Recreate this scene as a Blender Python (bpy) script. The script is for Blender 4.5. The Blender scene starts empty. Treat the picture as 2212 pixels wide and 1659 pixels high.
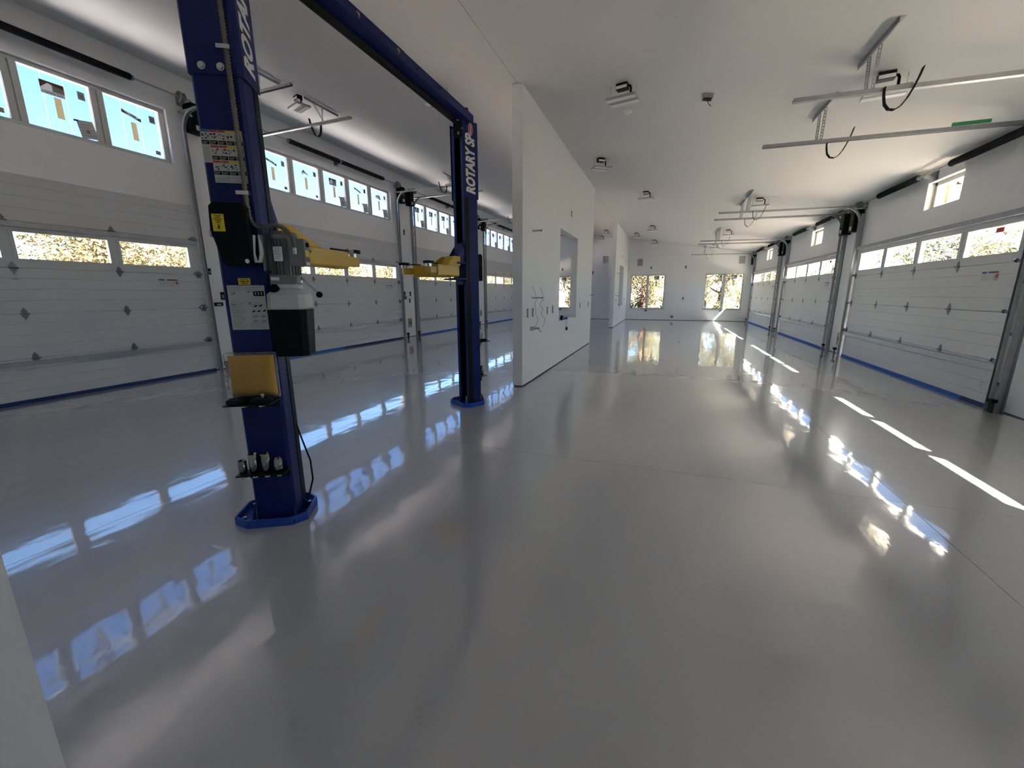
import bpy, math, random
from mathutils import Matrix, Vector
random.seed(7)
R = math.radians
scene = bpy.context.scene
col = scene.collection

# ------------------------------------------------------------------ camera
FPX = 890.9
cam_d = bpy.data.cameras.new('camera'); cam = bpy.data.objects.new('camera', cam_d); col.objects.link(cam)
cam_d.sensor_fit = 'HORIZONTAL'; cam_d.sensor_width = 36.0; cam_d.lens = FPX / 2212 * 36.0
cam_d.clip_start = 0.05; cam_d.clip_end = 400
YAW, PITCH, ROLL = 0.350265509, 0.216839551, -0.00337806
def cam_rows():
    cy, sy = math.cos(YAW), math.sin(YAW); cp, sp = math.cos(PITCH), math.sin(PITCH); cr, sr = math.cos(ROLL), math.sin(ROLL)
    Rz = Matrix(((cy, sy, 0), (-sy, cy, 0), (0, 0, 1))); B = Matrix(((1, 0, 0), (0, 0, -1), (0, 1, 0)))
    Rx = Matrix(((1, 0, 0), (0, cp, -sp), (0, sp, cp))); Rr = Matrix(((cr, -sr, 0), (sr, cr, 0), (0, 0, 1)))
    return Rr @ Rx @ B @ Rz
m = cam_rows(); rt, dn, fw = Vector(m[0]), Vector(m[1]), Vector(m[2])
cam.matrix_world = Matrix(((rt.x, -dn.x, -fw.x, 0), (rt.y, -dn.y, -fw.y, 0), (rt.z, -dn.z, -fw.z, 1.475), (0, 0, 0, 1)))
scene.camera = cam

# ------------------------------------------------------------------ world, sun, exposure
SUN = Vector((-1.0, 1.156, -1.27)).normalized()          # direction in which the sunlight travels
SKY_STRENGTH, SUN_STRENGTH = 0.68, 190.0
world = bpy.data.worlds.new('sky'); scene.world = world; world.use_nodes = True
wn = world.node_tree; wn.nodes.clear()
sky = wn.nodes.new('ShaderNodeTexSky'); sky.sky_type = 'NISHITA'; sky.sun_disc = False
sky.sun_elevation = math.asin(-SUN.z); sky.sun_rotation = math.atan2(-SUN.x, -SUN.y)
sky.altitude = 2000; sky.air_density = 1.0; sky.dust_density = 0.8; sky.ozone_density = 2.0
wb = wn.nodes.new('ShaderNodeBackground'); wb.inputs['Strength'].default_value = SKY_STRENGTH
wo = wn.nodes.new('ShaderNodeOutputWorld')
hs = wn.nodes.new('ShaderNodeHueSaturation'); hs.inputs['Saturation'].default_value = 1.06
wn.links.new(sky.outputs[0], hs.inputs['Color']); wn.links.new(hs.outputs[0], wb.inputs['Color']); wn.links.new(wb.outputs[0], wo.inputs['Surface'])
sl = bpy.data.lights.new('sun', 'SUN'); so = bpy.data.objects.new('sun', sl); col.objects.link(so)
sl.energy = SUN_STRENGTH; sl.color = (1.0, 0.96, 0.91); sl.angle = R(0.53)
so.rotation_euler = SUN.to_track_quat('-Z', 'Y').to_euler()
scene.view_settings.view_transform = 'Standard'; scene.view_settings.look = 'None'
scene.view_settings.gamma = 1.0; scene.view_settings.use_curve_mapping = False
scene.view_settings.exposure = 0.16
cy_ = scene.cycles
cy_.max_bounces = 5; cy_.diffuse_bounces = 4; cy_.glossy_bounces = 3; cy_.transparent_max_bounces = 8; cy_.transmission_bounces = 3
cy_.use_adaptive_sampling = False; cy_.use_auto_tile = False; cy_.time_limit = 1000.0
cy_.caustics_reflective = True; cy_.caustics_refractive = False; cy_.blur_glossy = 0.0
cy_.sample_clamp_indirect = 30.0; cy_.use_denoising = True

# ------------------------------------------------------------------ materials
MATS = {}
def mat(name, c=(0.5, 0.5, 0.5), rough=0.5, metal=0.0, noise=0.0, nscale=8.0, bump=0.0, bscale=60.0, spec=0.5, coat=0.0, transl=0.0):
    if name in MATS: return MATS[name]
    M = bpy.data.materials.new(name); M.use_nodes = True; MATS[name] = M
    t = M.node_tree; b = t.nodes['Principled BSDF']
    b.inputs['Base Color'].default_value = (*c, 1); b.inputs['Roughness'].default_value = rough
    b.inputs['Metallic'].default_value = metal; b.inputs['Specular IOR Level'].default_value = spec
    b.inputs['Coat Weight'].default_value = coat; b.inputs['Coat Roughness'].default_value = 0.08
    tc = t.nodes.new('ShaderNodeTexCoord')
    if noise > 0:
        n = t.nodes.new('ShaderNodeTexNoise'); n.inputs['Scale'].default_value = nscale; n.inputs['Detail'].default_value = 2
        r = t.nodes.new('ShaderNodeMix'); r.data_type = 'RGBA'
        r.inputs['A'].default_value = (*[v * (1 - noise) for v in c], 1); r.inputs['B'].default_value = (*[min(1, v * (1 + noise)) for v in c], 1)
        t.links.new(tc.outputs['Object'], n.inputs['Vector']); t.links.new(n.outputs['Fac'], r.inputs['Factor']); t.links.new(r.outputs['Result'], b.inputs['Base Color'])
    if bump > 0:
        n2 = t.nodes.new('ShaderNodeTexNoise'); n2.inputs['Scale'].default_value = bscale; n2.inputs['Detail'].default_value = 4
        bp = t.nodes.new('ShaderNodeBump'); bp.inputs['Strength'].default_value = bump; bp.inputs['Distance'].default_value = 0.01
        t.links.new(tc.outputs['Object'], n2.inputs['Vector']); t.links.new(n2.outputs['Fac'], bp.inputs['Height']); t.links.new(bp.outputs['Normal'], b.inputs['Normal'])
    if transl > 0:
        tr = t.nodes.new('ShaderNodeBsdfTranslucent'); tr.inputs['Color'].default_value = (*c, 1)
        mx = t.nodes.new('ShaderNodeMixShader'); mx.inputs['Fac'].default_value = transl
        out = t.nodes['Material Output']
        t.links.new(b.outputs[0], mx.inputs[1]); t.links.new(tr.outputs[0], mx.inputs[2]); t.links.new(mx.outputs[0], out.inputs['Surface'])
    return M
def glass_mat(name, tint=(0.95, 0.97, 0.97)):
    M = bpy.data.materials.new(name); M.use_nodes = True; MATS[name] = M
    t = M.node_tree; t.nodes.clear()
    tr = t.nodes.new('ShaderNodeBsdfTransparent'); tr.inputs['Color'].default_value = (*tint, 1)
    gl = t.nodes.new('ShaderNodeBsdfGlossy'); gl.inputs['Roughness'].default_value = 0.02
    lw = t.nodes.new('ShaderNodeLayerWeight'); lw.inputs['Blend'].default_value = 0.5
    pw = t.nodes.new('ShaderNodeMath'); pw.operation = 'POWER'; pw.inputs[1].default_value = 5.0
    fr = t.nodes.new('ShaderNodeMath'); fr.operation = 'MULTIPLY_ADD'; fr.inputs[1].default_value = 0.9; fr.inputs[2].default_value = 0.03
    t.links.new(lw.outputs['Facing'], pw.inputs[0]); t.links.new(pw.outputs[0], fr.inputs[0])
    mx = t.nodes.new('ShaderNodeMixShader'); out = t.nodes.new('ShaderNodeOutputMaterial')
    t.links.new(fr.outputs[0], mx.inputs[0]); t.links.new(tr.outputs[0], mx.inputs[1]); t.links.new(gl.outputs[0], mx.inputs[2]); t.links.new(mx.outputs[0], out.inputs['Surface'])
    return M
def floor_mat():
    M = bpy.data.materials.new('grey epoxy'); M.use_nodes = True; MATS['epoxy'] = M
    t = M.node_tree; b = t.nodes['Principled BSDF']; N = t.nodes.new; L = t.links.new
    tc = N('ShaderNodeTexCoord')
    n0 = N('ShaderNodeTexNoise'); n0.inputs['Scale'].default_value = 0.6; n0.inputs['Detail'].default_value = 1
    mx = N('ShaderNodeMix'); mx.data_type = 'RGBA'; mx.inputs['A'].default_value = (0.48, 0.50, 0.505, 1); mx.inputs['B'].default_value = (0.515, 0.535, 0.54, 1)
    L(tc.outputs['Object'], n0.inputs['Vector']); L(n0.outputs['Fac'], mx.inputs['Factor']); L(mx.outputs['Result'], b.inputs['Base Color'])
    b.inputs['Roughness'].default_value = 0.22; b.inputs['Specular IOR Level'].default_value = 0.6; b.inputs['Coat Weight'].default_value = 1.0; b.inputs['Coat Roughness'].default_value = 0.045; b.inputs['Coat IOR'].default_value = 2.0
    mp = N('ShaderNodeMapping'); mp.inputs['Scale'].default_value = (1.7, 0.8, 1)
    n1 = N('ShaderNodeTexNoise'); n1.inputs['Scale'].default_value = 3.2; n1.inputs['Detail'].default_value = 1.0
    n2 = N('ShaderNodeTexNoise'); n2.inputs['Scale'].default_value = 38; n2.inputs['Detail'].default_value = 1
    ad = N('ShaderNodeMath'); ad.operation = 'MULTIPLY_ADD'; ad.inputs[1].default_value = 0.06
    bp = N('ShaderNodeBump'); bp.inputs['Strength'].default_value = 1.0; bp.inputs['Distance'].default_value = 0.0022
    L(tc.outputs['Object'], mp.inputs['Vector']); L(mp.outputs[0], n1.inputs['Vector']); L(mp.outputs[0], n2.inputs['Vector'])
    L(n2.outputs['Fac'], ad.inputs[0]); L(n1.outputs['Fac'], ad.inputs[2]); L(ad.outputs[0], bp.inputs['Height']); L(bp.outputs[0], b.inputs['Normal']); L(bp.outputs[0], b.inputs['Coat Normal'])
    return M
def leaf_mat(name, c1, c2):
    M = bpy.data.materials.new(name); M.use_nodes = True; MATS[name] = M
    t = M.node_tree; b = t.nodes['Principled BSDF']; N = t.nodes.new; L = t.links.new
    g = N('ShaderNodeNewGeometry'); mx = N('ShaderNodeMix'); mx.data_type = 'RGBA'
    mx.inputs['A'].default_value = (*c1, 1); mx.inputs['B'].default_value = (*c2, 1)
    L(g.outputs['Random Per Island'], mx.inputs['Factor']); L(mx.outputs['Result'], b.inputs['Base Color']); b.inputs['Roughness'].default_value = 0.8
    tr = N('ShaderNodeBsdfTranslucent'); L(mx.outputs['Result'], tr.inputs['Color'])
    ms = N('ShaderNodeMixShader'); ms.inputs['Fac'].default_value = 0.4; out = t.nodes['Material Output']
    L(b.outputs[0], ms.inputs[1]); L(tr.outputs[0], ms.inputs[2]); L(ms.outputs[0], out.inputs['Surface'])
    return M
WALL = mat('white wall paint', (0.87, 0.875, 0.86), 0.75, noise=0.012, nscale=2)
CEIL = mat('white ceiling paint', (0.70, 0.70, 0.69), 0.8, noise=0.01, nscale=2)
EPOXY = floor_mat()
DOORW = mat('white door steel', (0.65, 0.66, 0.655), 0.45, noise=0.012, nscale=3)
VINYL = mat('pale vinyl frame', (0.62, 0.62, 0.57), 0.4)
DARKGAP = mat('dark wall gap', (0.06, 0.06, 0.06), 0.9)
GALV = mat('galvanised steel', (0.42, 0.43, 0.44), 0.38, 0.85, noise=0.2, nscale=14)
STEEL = mat('bright steel', (0.6, 0.6, 0.6), 0.25, 0.95)
CHROME = mat('machined steel', (0.30, 0.30, 0.29), 0.16, 1.0, noise=.35, nscale=3)
BLACK = mat('black plastic', (0.006, 0.006, 0.007), 0.5, spec=0.15)
BLKST = mat('black painted steel', (0.006, 0.006, 0.007), 0.4, spec=0.2)
RUBBER = mat('black rubber', (0.02, 0.02, 0.021), 0.75, bump=0.2, bscale=90, spec=0.2)
BLUE = mat('blue lift paint', (0.003, 0.012, 0.115), 0.42, spec=0.3)
BLUE_LIT = mat('lit blue lift paint', (0.006, 0.065, 0.42), 0.38, coat=0.2)  # base plate's blue, lightened to paint the light on its rim
YELLOW = mat('yellow arm paint', (0.62, 0.37, 0.02), 0.35, coat=0.2, noise=0.06, nscale=5)
YFOAM = mat('yellow foam', (0.62, 0.33, 0.012), 0.7, noise=0.08, nscale=9)
ALU = mat('cast aluminium', (0.24, 0.24, 0.235), 0.5, 0.6, bump=0.1, bscale=200)
WHITE = mat('white print', (0.80, 0.80, 0.78), 0.6)
PAPER = mat('label paper', (0.62, 0.62, 0.60), 0.6, transl=0.12)
GREYTX = mat('grey print', (0.25, 0.25, 0.25), 0.6)
REDP = mat('red print', (0.55, 0.05, 0.03), 0.5)
YELP = mat('yellow print', (0.75, 0.55, 0.03), 0.5)
BLUP = mat('blue print', (0.03, 0.09, 0.35), 0.5)
TAPE = mat('blue masking tape', (0.02, 0.13, 0.50), 0.7)
NAVY = mat('dark and shaded masking tape', (0.01, 0.035, 0.16), 0.7)  # darker tape; on the first left door it paints the shadow
TANT = mat('tan backlit tape', (0.62, 0.55, 0.38), 0.8, transl=0.6)
TAN = mat('tan cardboard', (0.42, 0.33, 0.21), 0.8)
BROWN = mat('brown print', (0.20, 0.08, 0.04), 0.7)
TANK = mat('translucent white tank', (0.72, 0.73, 0.70), 0.35, transl=0.15)
GREYV = mat('grey vent paint', (0.40, 0.41, 0.41), 0.5)
LENS = mat('white lamp lens', (0.88, 0.88, 0.86), 0.35)
GREEN = mat('green label', (0.05, 0.32, 0.12), 0.6)
BRONZ = mat('bronze wire', (0.35, 0.36, 0.36), 0.4, 0.6)
COAL = mat('coiled spring steel', (0.008, 0.008, 0.009), 0.55, spec=0.2)
SAND = mat('dry ground', (0.060, 0.040, 0.020), 0.95, noise=0.3, nscale=0.7)
BARK = mat('tree bark', (0.03, 0.025, 0.022), 0.9, noise=0.35, nscale=5)
BARKR = mat('reddish tree bark', (0.07, 0.035, 0.02), 0.9, noise=0.35, nscale=5)
EXTW = mat('pale exterior stucco', (0.80, 0.80, 0.78), 0.85, bump=0.1, bscale=80)
GLASS = glass_mat('window glass')
FILM = glass_mat('filmed window glass', (0.72, 0.80, 0.90))
WRAP = bpy.data.materials.new('clear plastic wrap'); MATS['wrap'] = WRAP
LEAF1 = leaf_mat('golden juniper foliage', (0.075, 0.056, 0.013), (0.024, 0.021, 0.008))
LEAF2 = leaf_mat('green juniper foliage', (0.085, 0.074, 0.022), (0.030, 0.030, 0.012))
def wrap_mat(M):
    M.use_nodes = True; t = M.node_tree; t.nodes.clear(); N = t.nodes.new; L = t.links.new
    tr = N('ShaderNodeBsdfTransparent'); gl = N('ShaderNodeBsdfGlossy'); gl.inputs['Roughness'].default_value = 0.15
    df = N('ShaderNodeBsdfDiffuse'); df.inputs['Color'].default_value = (0.7, 0.68, 0.64, 1)
    tc = N('ShaderNodeTexCoord'); n = N('ShaderNodeTexNoise'); n.inputs['Scale'].default_value = 22; n.inputs['Detail'].default_value = 6
    bp = N('ShaderNodeBump'); bp.inputs['Strength'].default_value = 0.8; bp.inputs['Distance'].default_value = 0.02
    L(tc.outputs['Object'], n.inputs['Vector']); L(n.outputs['Fac'], bp.inputs['Height']); L(bp.outputs[0], gl.inputs['Normal']); L(bp.outputs[0], df.inputs['Normal'])
    lw = N('ShaderNodeLayerWeight'); lw.inputs['Blend'].default_value = 0.35
    m1 = N('ShaderNodeMixShader'); m1.inputs[0].default_value = 0.35; L(df.outputs[0], m1.inputs[1]); L(gl.outputs[0], m1.inputs[2])
    rp = N('ShaderNodeMapRange'); rp.inputs['To Min'].default_value = 0.06; rp.inputs['To Max'].default_value = 0.75; L(lw.outputs['Facing'], rp.inputs['Value'])
    m2 = N('ShaderNodeMixShader'); L(rp.outputs[0], m2.inputs[0]); L(tr.outputs[0], m2.inputs[1]); L(m1.outputs[0], m2.inputs[2])
    o = N('ShaderNodeOutputMaterial'); L(m2.outputs[0], o.inputs['Surface'])
wrap_mat(WRAP)

# ------------------------------------------------------------------ mesh helpers
class MB:
    def __init__(s): s.v, s.f, s.mi, s.sm, s.mats = [], [], [], [], []; s.M = None
    def m(s, material):
        if material not in s.mats: s.mats.append(material)
        return s.mats.index(material)
    def add(s, vs, fs, material, smooth=False):
        o = len(s.v); k = s.m(material)
        for p in vs:
            p = Vector(p); s.v.append(tuple(s.M @ p) if s.M else tuple(p))
        for f in fs: s.f.append([o + i for i in f]); s.mi.append(k); s.sm.append(smooth)
        return s
    def box(s, x0, x1, y0, y1, z0, z1, mt):
        vs = [(x, y, z) for z in (z0, z1) for y in (y0, y1) for x in (x0, x1)]
        return s.add(vs, [(0, 2, 3, 1), (4, 5, 7, 6), (0, 1, 5, 4), (2, 6, 7, 3), (0, 4, 6, 2), (1, 3, 7, 5)], mt)
    def prism(s, poly, axis, t0, t1, mt):
        def P(a, b, t): return {'x': (t, a, b), 'y': (a, t, b), 'z': (a, b, t)}[axis]
        n = len(poly); area = sum(poly[i][0] * poly[(i + 1) % n][1] - poly[(i + 1) % n][0] * poly[i][1] for i in range(n))
        if (area < 0) != (axis == 'y'): poly = poly[::-1]
        vs = [P(a, b, t0) for a, b in poly] + [P(a, b, t1) for a, b in poly]
        fs = [tuple(range(n))[::-1], tuple(range(n, 2 * n))] + [(i, (i + 1) % n, n + (i + 1) % n, n + i) for i in range(n)]
        return s.add(vs, fs, mt)
    def cyl(s, p0, p1, r0, mt, r1=None, n=14, caps=True):
        p0, p1 = Vector(p0), Vector(p1); r1 = r0 if r1 is None else r1; d = (p1 - p0).normalized()
        a = d.orthogonal().normalized(); b = d.cross(a)
        ring = lambda c, r: [c + r * (math.cos(2 * math.pi * i / n) * a + math.sin(2 * math.pi * i / n) * b) for i in range(n)]
        A, B = ring(p0, r0), ring(p1, r1)
        s.add(A + B, [(i, (i + 1) % n, n + (i + 1) % n, n + i) for i in range(n)], mt, True)
        if caps: s.add(A, [tuple(range(n))[::-1]], mt); s.add(B, [tuple(range(n))], mt)
        return s
    def tube(s, path, r, mt, n=8):
        path = [Vector(p) for p in path]; rings = []; a = None
        rad = r if callable(r) else (lambda i: r)
        for i, p in enumerate(path):
            d = (path[min(i + 1, len(path) - 1)] - path[max(i - 1, 0)]).normalized()
            if a is None: a = d.orthogonal().normalized()
            a = (a - d * a.dot(d)).normalized(); b = d.cross(a)
            rings += [p + rad(i) * (math.cos(2 * math.pi * k / n) * a + math.sin(2 * math.pi * k / n) * b) for k in range(n)]
        fs = [(i * n + k, i * n + (k + 1) % n, (i + 1) * n + (k + 1) % n, (i + 1) * n + k) for i in range(len(path) - 1) for k in range(n)]
        s.add(rings, fs, mt, True); L = len(path) - 1
        s.add(rings[:n], [tuple(range(n))[::-1]], mt); s.add(rings[L * n:], [tuple(range(n))], mt)
        return s
    def sweep(s, prof, path, up, mt, closed=True):
        """extrude a 2-D profile (side, up) along a path"""
        path = [Vector(p) for p in path]; n = len(prof); vs = []
        for i, p in enumerate(path):
            d = (path[min(i + 1, len(path) - 1)] - path[max(i - 1, 0)]).normalized()
            sd = Vector(up).normalized(); nn = sd.cross(d).normalized()
            vs += [p + sd * a + nn * b for a, b in prof]
        L = len(path)
        fs = [(i * n + k, i * n + (k + 1) % n, (i + 1) * n + (k + 1) % n, (i + 1) * n + k) for i in range(L - 1) for k in range(n)]
        fs += [tuple(range(n))[::-1], tuple(range((L - 1) * n, L * n))]
        return s.add(vs, fs, mt)
    def lathe(s, prof, c, mt, n=20, axis='z'):
        vs = []
        for r, h in prof:
            for k in range(n):
                t = 2 * math.pi * k / n; a, b = r * math.cos(t), r * math.sin(t)
                vs.append((c[0] + a, c[1] + b, c[2] + h) if axis == 'z' else ((c[0] + h, c[1] + a, c[2] + b) if axis == 'x' else (c[0] + a, c[1] + h, c[2] + b)))
        fs = [(i * n + k, i * n + (k + 1) % n, (i + 1) * n + (k + 1) % n, (i + 1) * n + k) for i in range(len(prof) - 1) for k in range(n)]
        if axis == 'y': fs = [f[::-1] for f in fs]
        return s.add(vs, fs, mt, True)
    def quad(s, a, b, c, d, mt): return s.add([a, b, c, d], [(0, 1, 2, 3)], mt)
    def build(s, name, parent=None, bevel=0.0, loc=None, seg=2):
        me = bpy.data.meshes.new(name); me.from_pydata(s.v, [], s.f)
        for mt in s.mats: me.materials.append(mt)
        me.polygons.foreach_set('material_index', s.mi); me.polygons.foreach_set('use_smooth', s.sm); me.update()
        o = bpy.data.objects.new(name, me); col.objects.link(o)
        if parent: o.parent = parent
        if loc: o.location = loc
        if bevel > 0:
            b = o.modifiers.new('bevel', 'BEVEL'); b.width = bevel; b.segments = seg; b.limit_method = 'ANGLE'; b.angle_limit = R(40)
        return o
def tag(o, label=None, cat=None, group=None, kind=None):
    if label: o['label'] = label
    if cat: o['category'] = cat
    if group: o['group'] = group
    if kind: o['kind'] = kind
    return o
def empty(name, loc=(0, 0, 0), rz=0.0, parent=None):
    o = bpy.data.objects.new(name, None); col.objects.link(o); o.location = loc; o.rotation_euler = (0, 0, rz); o.empty_display_size = 0.1
    if parent: o.parent = parent
    return o
def copy_tree(o, parent=None):
    c = o.copy(); col.objects.link(c); c.parent = parent
    for ch in list(o.children): copy_tree(ch, c)
    return c
def text_mesh(txt, size, mt, shear=0.0, offset=0.0, mirror=False):
    """returns (verts, faces) of flat lettering centred on the origin in the XY plane"""
    cu = bpy.data.curves.new('lettering', 'FONT'); cu.body = txt; cu.size = size; cu.shear = shear; cu.offset = offset
    cu.align_x = 'CENTER'; cu.align_y = 'CENTER'; cu.resolution_u = 3; cu.fill_mode = 'FRONT'
    ob = bpy.data.objects.new('lettering', cu); col.objects.link(ob)
    dg = bpy.context.evaluated_depsgraph_get(); dg.update()
    me = bpy.data.meshes.new_from_object(ob.evaluated_get(dg))
    vs = [v.co.copy() for v in me.vertices]; fs = [tuple(p.vertices) for p in me.polygons]
    bpy.data.objects.remove(ob); bpy.data.curves.remove(cu); bpy.data.meshes.remove(me)
    if mirror: vs = [Vector((-v.x, v.y, v.z)) for v in vs]; fs = [f[::-1] for f in fs]
    return vs, fs
def arc(c, r, a0, a1, n, plane='xz', const=0.0):
    out = []
    for i in range(n + 1):
        a = a0 + (a1 - a0) * i / n; p, q = c[0] + r * math.cos(a), c[1] + r * math.sin(a)
        out.append({'xz': (p, const, q), 'yz': (const, p, q), 'xy': (p, q, const)}[plane])
    return out

# ------------------------------------------------------------------ the setting
XL, XR, YF = -8.28, 4.05, 24.36            # inner faces of the left, right and far walls
DXL, DXR = -8.23, 4.00                     # room side of the garage doors
TL, TR = 0.20, 0.25                        # wall thickness
YN = -3.2                                  # wall behind the camera
def zc(x): return 4.31 - 0.145 * (x + 2.09)
LEFT_DOORS = [0.65, 6.95, 12.85, 18.87]; RIGHT_DOORS = [0.45, 6.87, 12.87, 18.87]; DW = 4.88
TRANSOM = [(c - 2.30, c + 2.30) for c in (3.10, 9.38, 15.20, 21.20)]
TZ0, TZ1 = 3.70, 4.57
HIWIN = [(y0 + 1.70, y0 + 2.64) for y0 in RIGHT_DOORS]; HZ0, HZ1 = 2.83, 3.26
FARW = [(-1.88, -0.08), (1.88, 3.68), (-7.05, -5.20)]; FZ0, FZ1 = 0.60, 2.43
RO = 2.49; LO = 3.03                        # opening heads

def wall_with_holes(name, along, a0, a1, z0, ztop, d0, d1, holes, mt, label):
    """wall as one mesh; holes are (a0,a1,z0,z1); ztop(a) gives the height; along 'x' or 'y'; d0,d1 the faces"""
    b = MB()
    cuts = sorted(set([a0, a1] + [h[0] for h in holes] + [h[1] for h in holes]))
    for p, q in zip(cuts, cuts[1:]):
        hs = sorted([h for h in holes if h[0] <= p + 1e-6 and h[1] >= q - 1e-6], key=lambda h: h[2])
        z = z0
        segs = []
        for h in hs:
            if h[2] > z: segs.append((z, h[2], None))
            z = h[3]
        segs.append((z, None, 1))
        for s0, s1, top in segs:
            t0 = s1 if s1 is not None else ztop(p); t1 = s1 if s1 is not None else ztop(q)
            if along == 'y': b.prism([(p, s0), (q, s0), (q, t1), (p, t0)], 'x', min(d0, d1), max(d0, d1), mt)
            else: b.prism([(p, s0), (q, s0), (q, t1), (p, t0)], 'y', min(d0, d1), max(d0, d1), mt)
    return tag(b.build(name), label, 'wall', kind='structure')

# floor: slabs of grey epoxy with narrow saw-cut joints
fl = MB(); fl.box(XL - TL, XR + TR, YN - 0.2, YF + 0.2, -0.12, -0.004, EPOXY)
floor = tag(fl.build('floor'), 'glossy grey epoxy floor of the long workshop', 'floor', kind='structure')
xs = [XL - TL, -3.34, 1.71, XR + TR]; ys = [YN - 0.2, 3.5, 9.5, 15.5, 21.5, YF + 0.2]
for i in range(3):
    for j in range(5):
        g = 0.0018
        MB().box(xs[i] + g, xs[i + 1] - g, ys[j] + g, ys[j + 1] - g, -0.004, 0.0, EPOXY).build('slab', floor)
gd = MB(); gd.box(-160, 160, -120, 200, -0.3, -0.13, SAND)
tag(gd.build('ground'), 'dry ground outside the building', 'ground', kind='structure')
BOUNCE_GROUND = [mat('pale bounce ground', (0.64, 0.48, 0.37), 0.95, noise=0.1, nscale=3), mat('tan bounce ground', (0.60, 0.49, 0.39), 0.95, noise=0.15, nscale=3)]  # added ground, its brightness set to bounce sunlight onto the ceiling
for nm, a, b_ in (('left', -22.0, XL - TL - .02), ('right', XR + TR + .02, 9.0)):
    tag(MB().box(a, b_, -6, 34, -0.131, -0.10, BOUNCE_GROUND[nm == 'right']).build('ground_' + nm), 'added pale ground outside the %s doors that bounces sunlight in' % nm, 'ground', kind='structure')
# mono-pitch ceiling slab
cl = MB(); xa, xb = XL - TL, XR + TR
cl.prism([(xa, zc(xa)), (-2.145, zc(-2.145)), (-2.145, zc(-2.145) + 0.3), (xa, zc(xa) + 0.3)], 'y', YN - 0.2, YF + 0.2, CEIL)
xb = 4.985    # eave over the right-hand doors
cl.prism([(-2.14, zc(-2.14)), (xb, zc(xb)), (xb, zc(xb) + 0.3), (-2.14, zc(-2.14) + 0.3)], 'y', YN - 0.2, YF + 0.2, CEIL)
ceiling = tag(cl.build('ceiling'), 'white sloping ceiling, high on the left and low on the right', 'ceiling', kind='structure')
cs = MB(); cs.box(-2.16, -2.125, YN, YF, zc(-2.14) + 0.004, zc(-2.14) + 0.2, DARKGAP); cs.build('seam', ceiling)
cv = MB()
zt = zc(XL) + 0.05; zr = zc(XR) + 0.05
wall_with_holes('wall_left', 'y', YN, YF, 0.015, lambda a: zt, XL, XL - TL,
    [(y, y + DW, 0.0, LO) for y in LEFT_DOORS] + [(a, b, TZ0, TZ1) for a, b in TRANSOM], WALL, 'white left wall with the tall garage doors and high window bands')
wall_with_holes('wall_right', 'y', YN, YF, 0.015, lambda a: zr, XR, XR + TR,
    [(y + 0.02, y + DW - 0.02, 0.0, RO) for y in RIGHT_DOORS] + [(a, b, HZ0, HZ1) for a, b in HIWIN], WALL, 'white right wall with the low garage doors and small high windows')
wall_with_holes('wall_far', 'x', XL - TL, XR + TR, 0.015, lambda a: zc(a) + 0.05, YF, YF + 0.2, [(a, b, FZ0, FZ1) for a, b in FARW], WALL, 'white far end wall with tree-filled windows')
wall_with_holes('wall_back', 'x', XL - TL, XR + TR, 0.0, lambda a: zc(a) + 0.05, YN - 0.2, YN, [], WALL, 'white wall behind the viewer')
wall_with_holes('wall_near', 'x', XL, -0.88, 0.0, lambda a: zc(a) + 0.04, 0.085, 0.245, [], WALL, 'white wall end at the left foreground')
PX0, PX1 = -2.225, -2.065
wall_with_holes('wall_middle', 'y', 6.13, 12.48, 0.02, lambda a: zc(-2.14) + 0.0, PX0, PX1, [(8.51, 10.28, 0.89, 2.74)], WALL, 'free-standing white partition nearer the lift with a tall opening')
wall_with_holes('wall_middle_far', 'y', 18.35, YF, 0.02, lambda a: zc(-2.14) + 0.0, PX0, PX1, [(20.15, 22.0, 0.87, 2.72)], WALL, 'white partition running out from the far wall with a tall opening')
bb = [('baseboard_middle', PX0 + .012, PX1 - .012, 6.142, 12.468), ('baseboard_middle_far', PX0 + .012, PX1 - .012, 18.362, YF)]
for k, y in enumerate(RIGHT_DOORS):
    tag(MB().box(XR + .002, XR + .03, y + .02, y + DW - .02, 2.415, RO, mat('grey door stop', (.45, .45, .44), .6)).build('trim_%d' % (k + 1)), 'grey stop strip over the %s garage door on the right wall' % ['first', 'second', 'third', 'fourth'][k], 'trim', kind='structure')
for n, a, b, c, d in bb: tag(MB().box(a, b, c, d, 0, 0.021, DARKGAP).build(n), 'dark unfinished gap under the %s partition' % ('near' if 'far' not in n else 'far'), 'baseboard', kind='structure')
tag(MB().box(XL + .01, XR - .01, YF + .004, YF + .19, 0, 0.016, DARKGAP).build('baseboard_far'), 'dark gap along the foot of the far wall', 'baseboard', kind='structure')
for side, xx0, xx1, starts in (('left', XL - .19, XL - .004, LEFT_DOORS), ('right', XR + .004, XR + .24, RIGHT_DOORS)):
    b = MB(); prev = YN
    for y in starts + [YF + DW]:
        if y > prev: b.box(xx0, xx1, prev, min(y, YF), 0, 0.016, DARKGAP)
        prev = y + DW
    tag(b.build('baseboard_' + side), 'dark gap along the foot of the %s wall' % side, 'baseboard', kind='structure')

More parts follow.
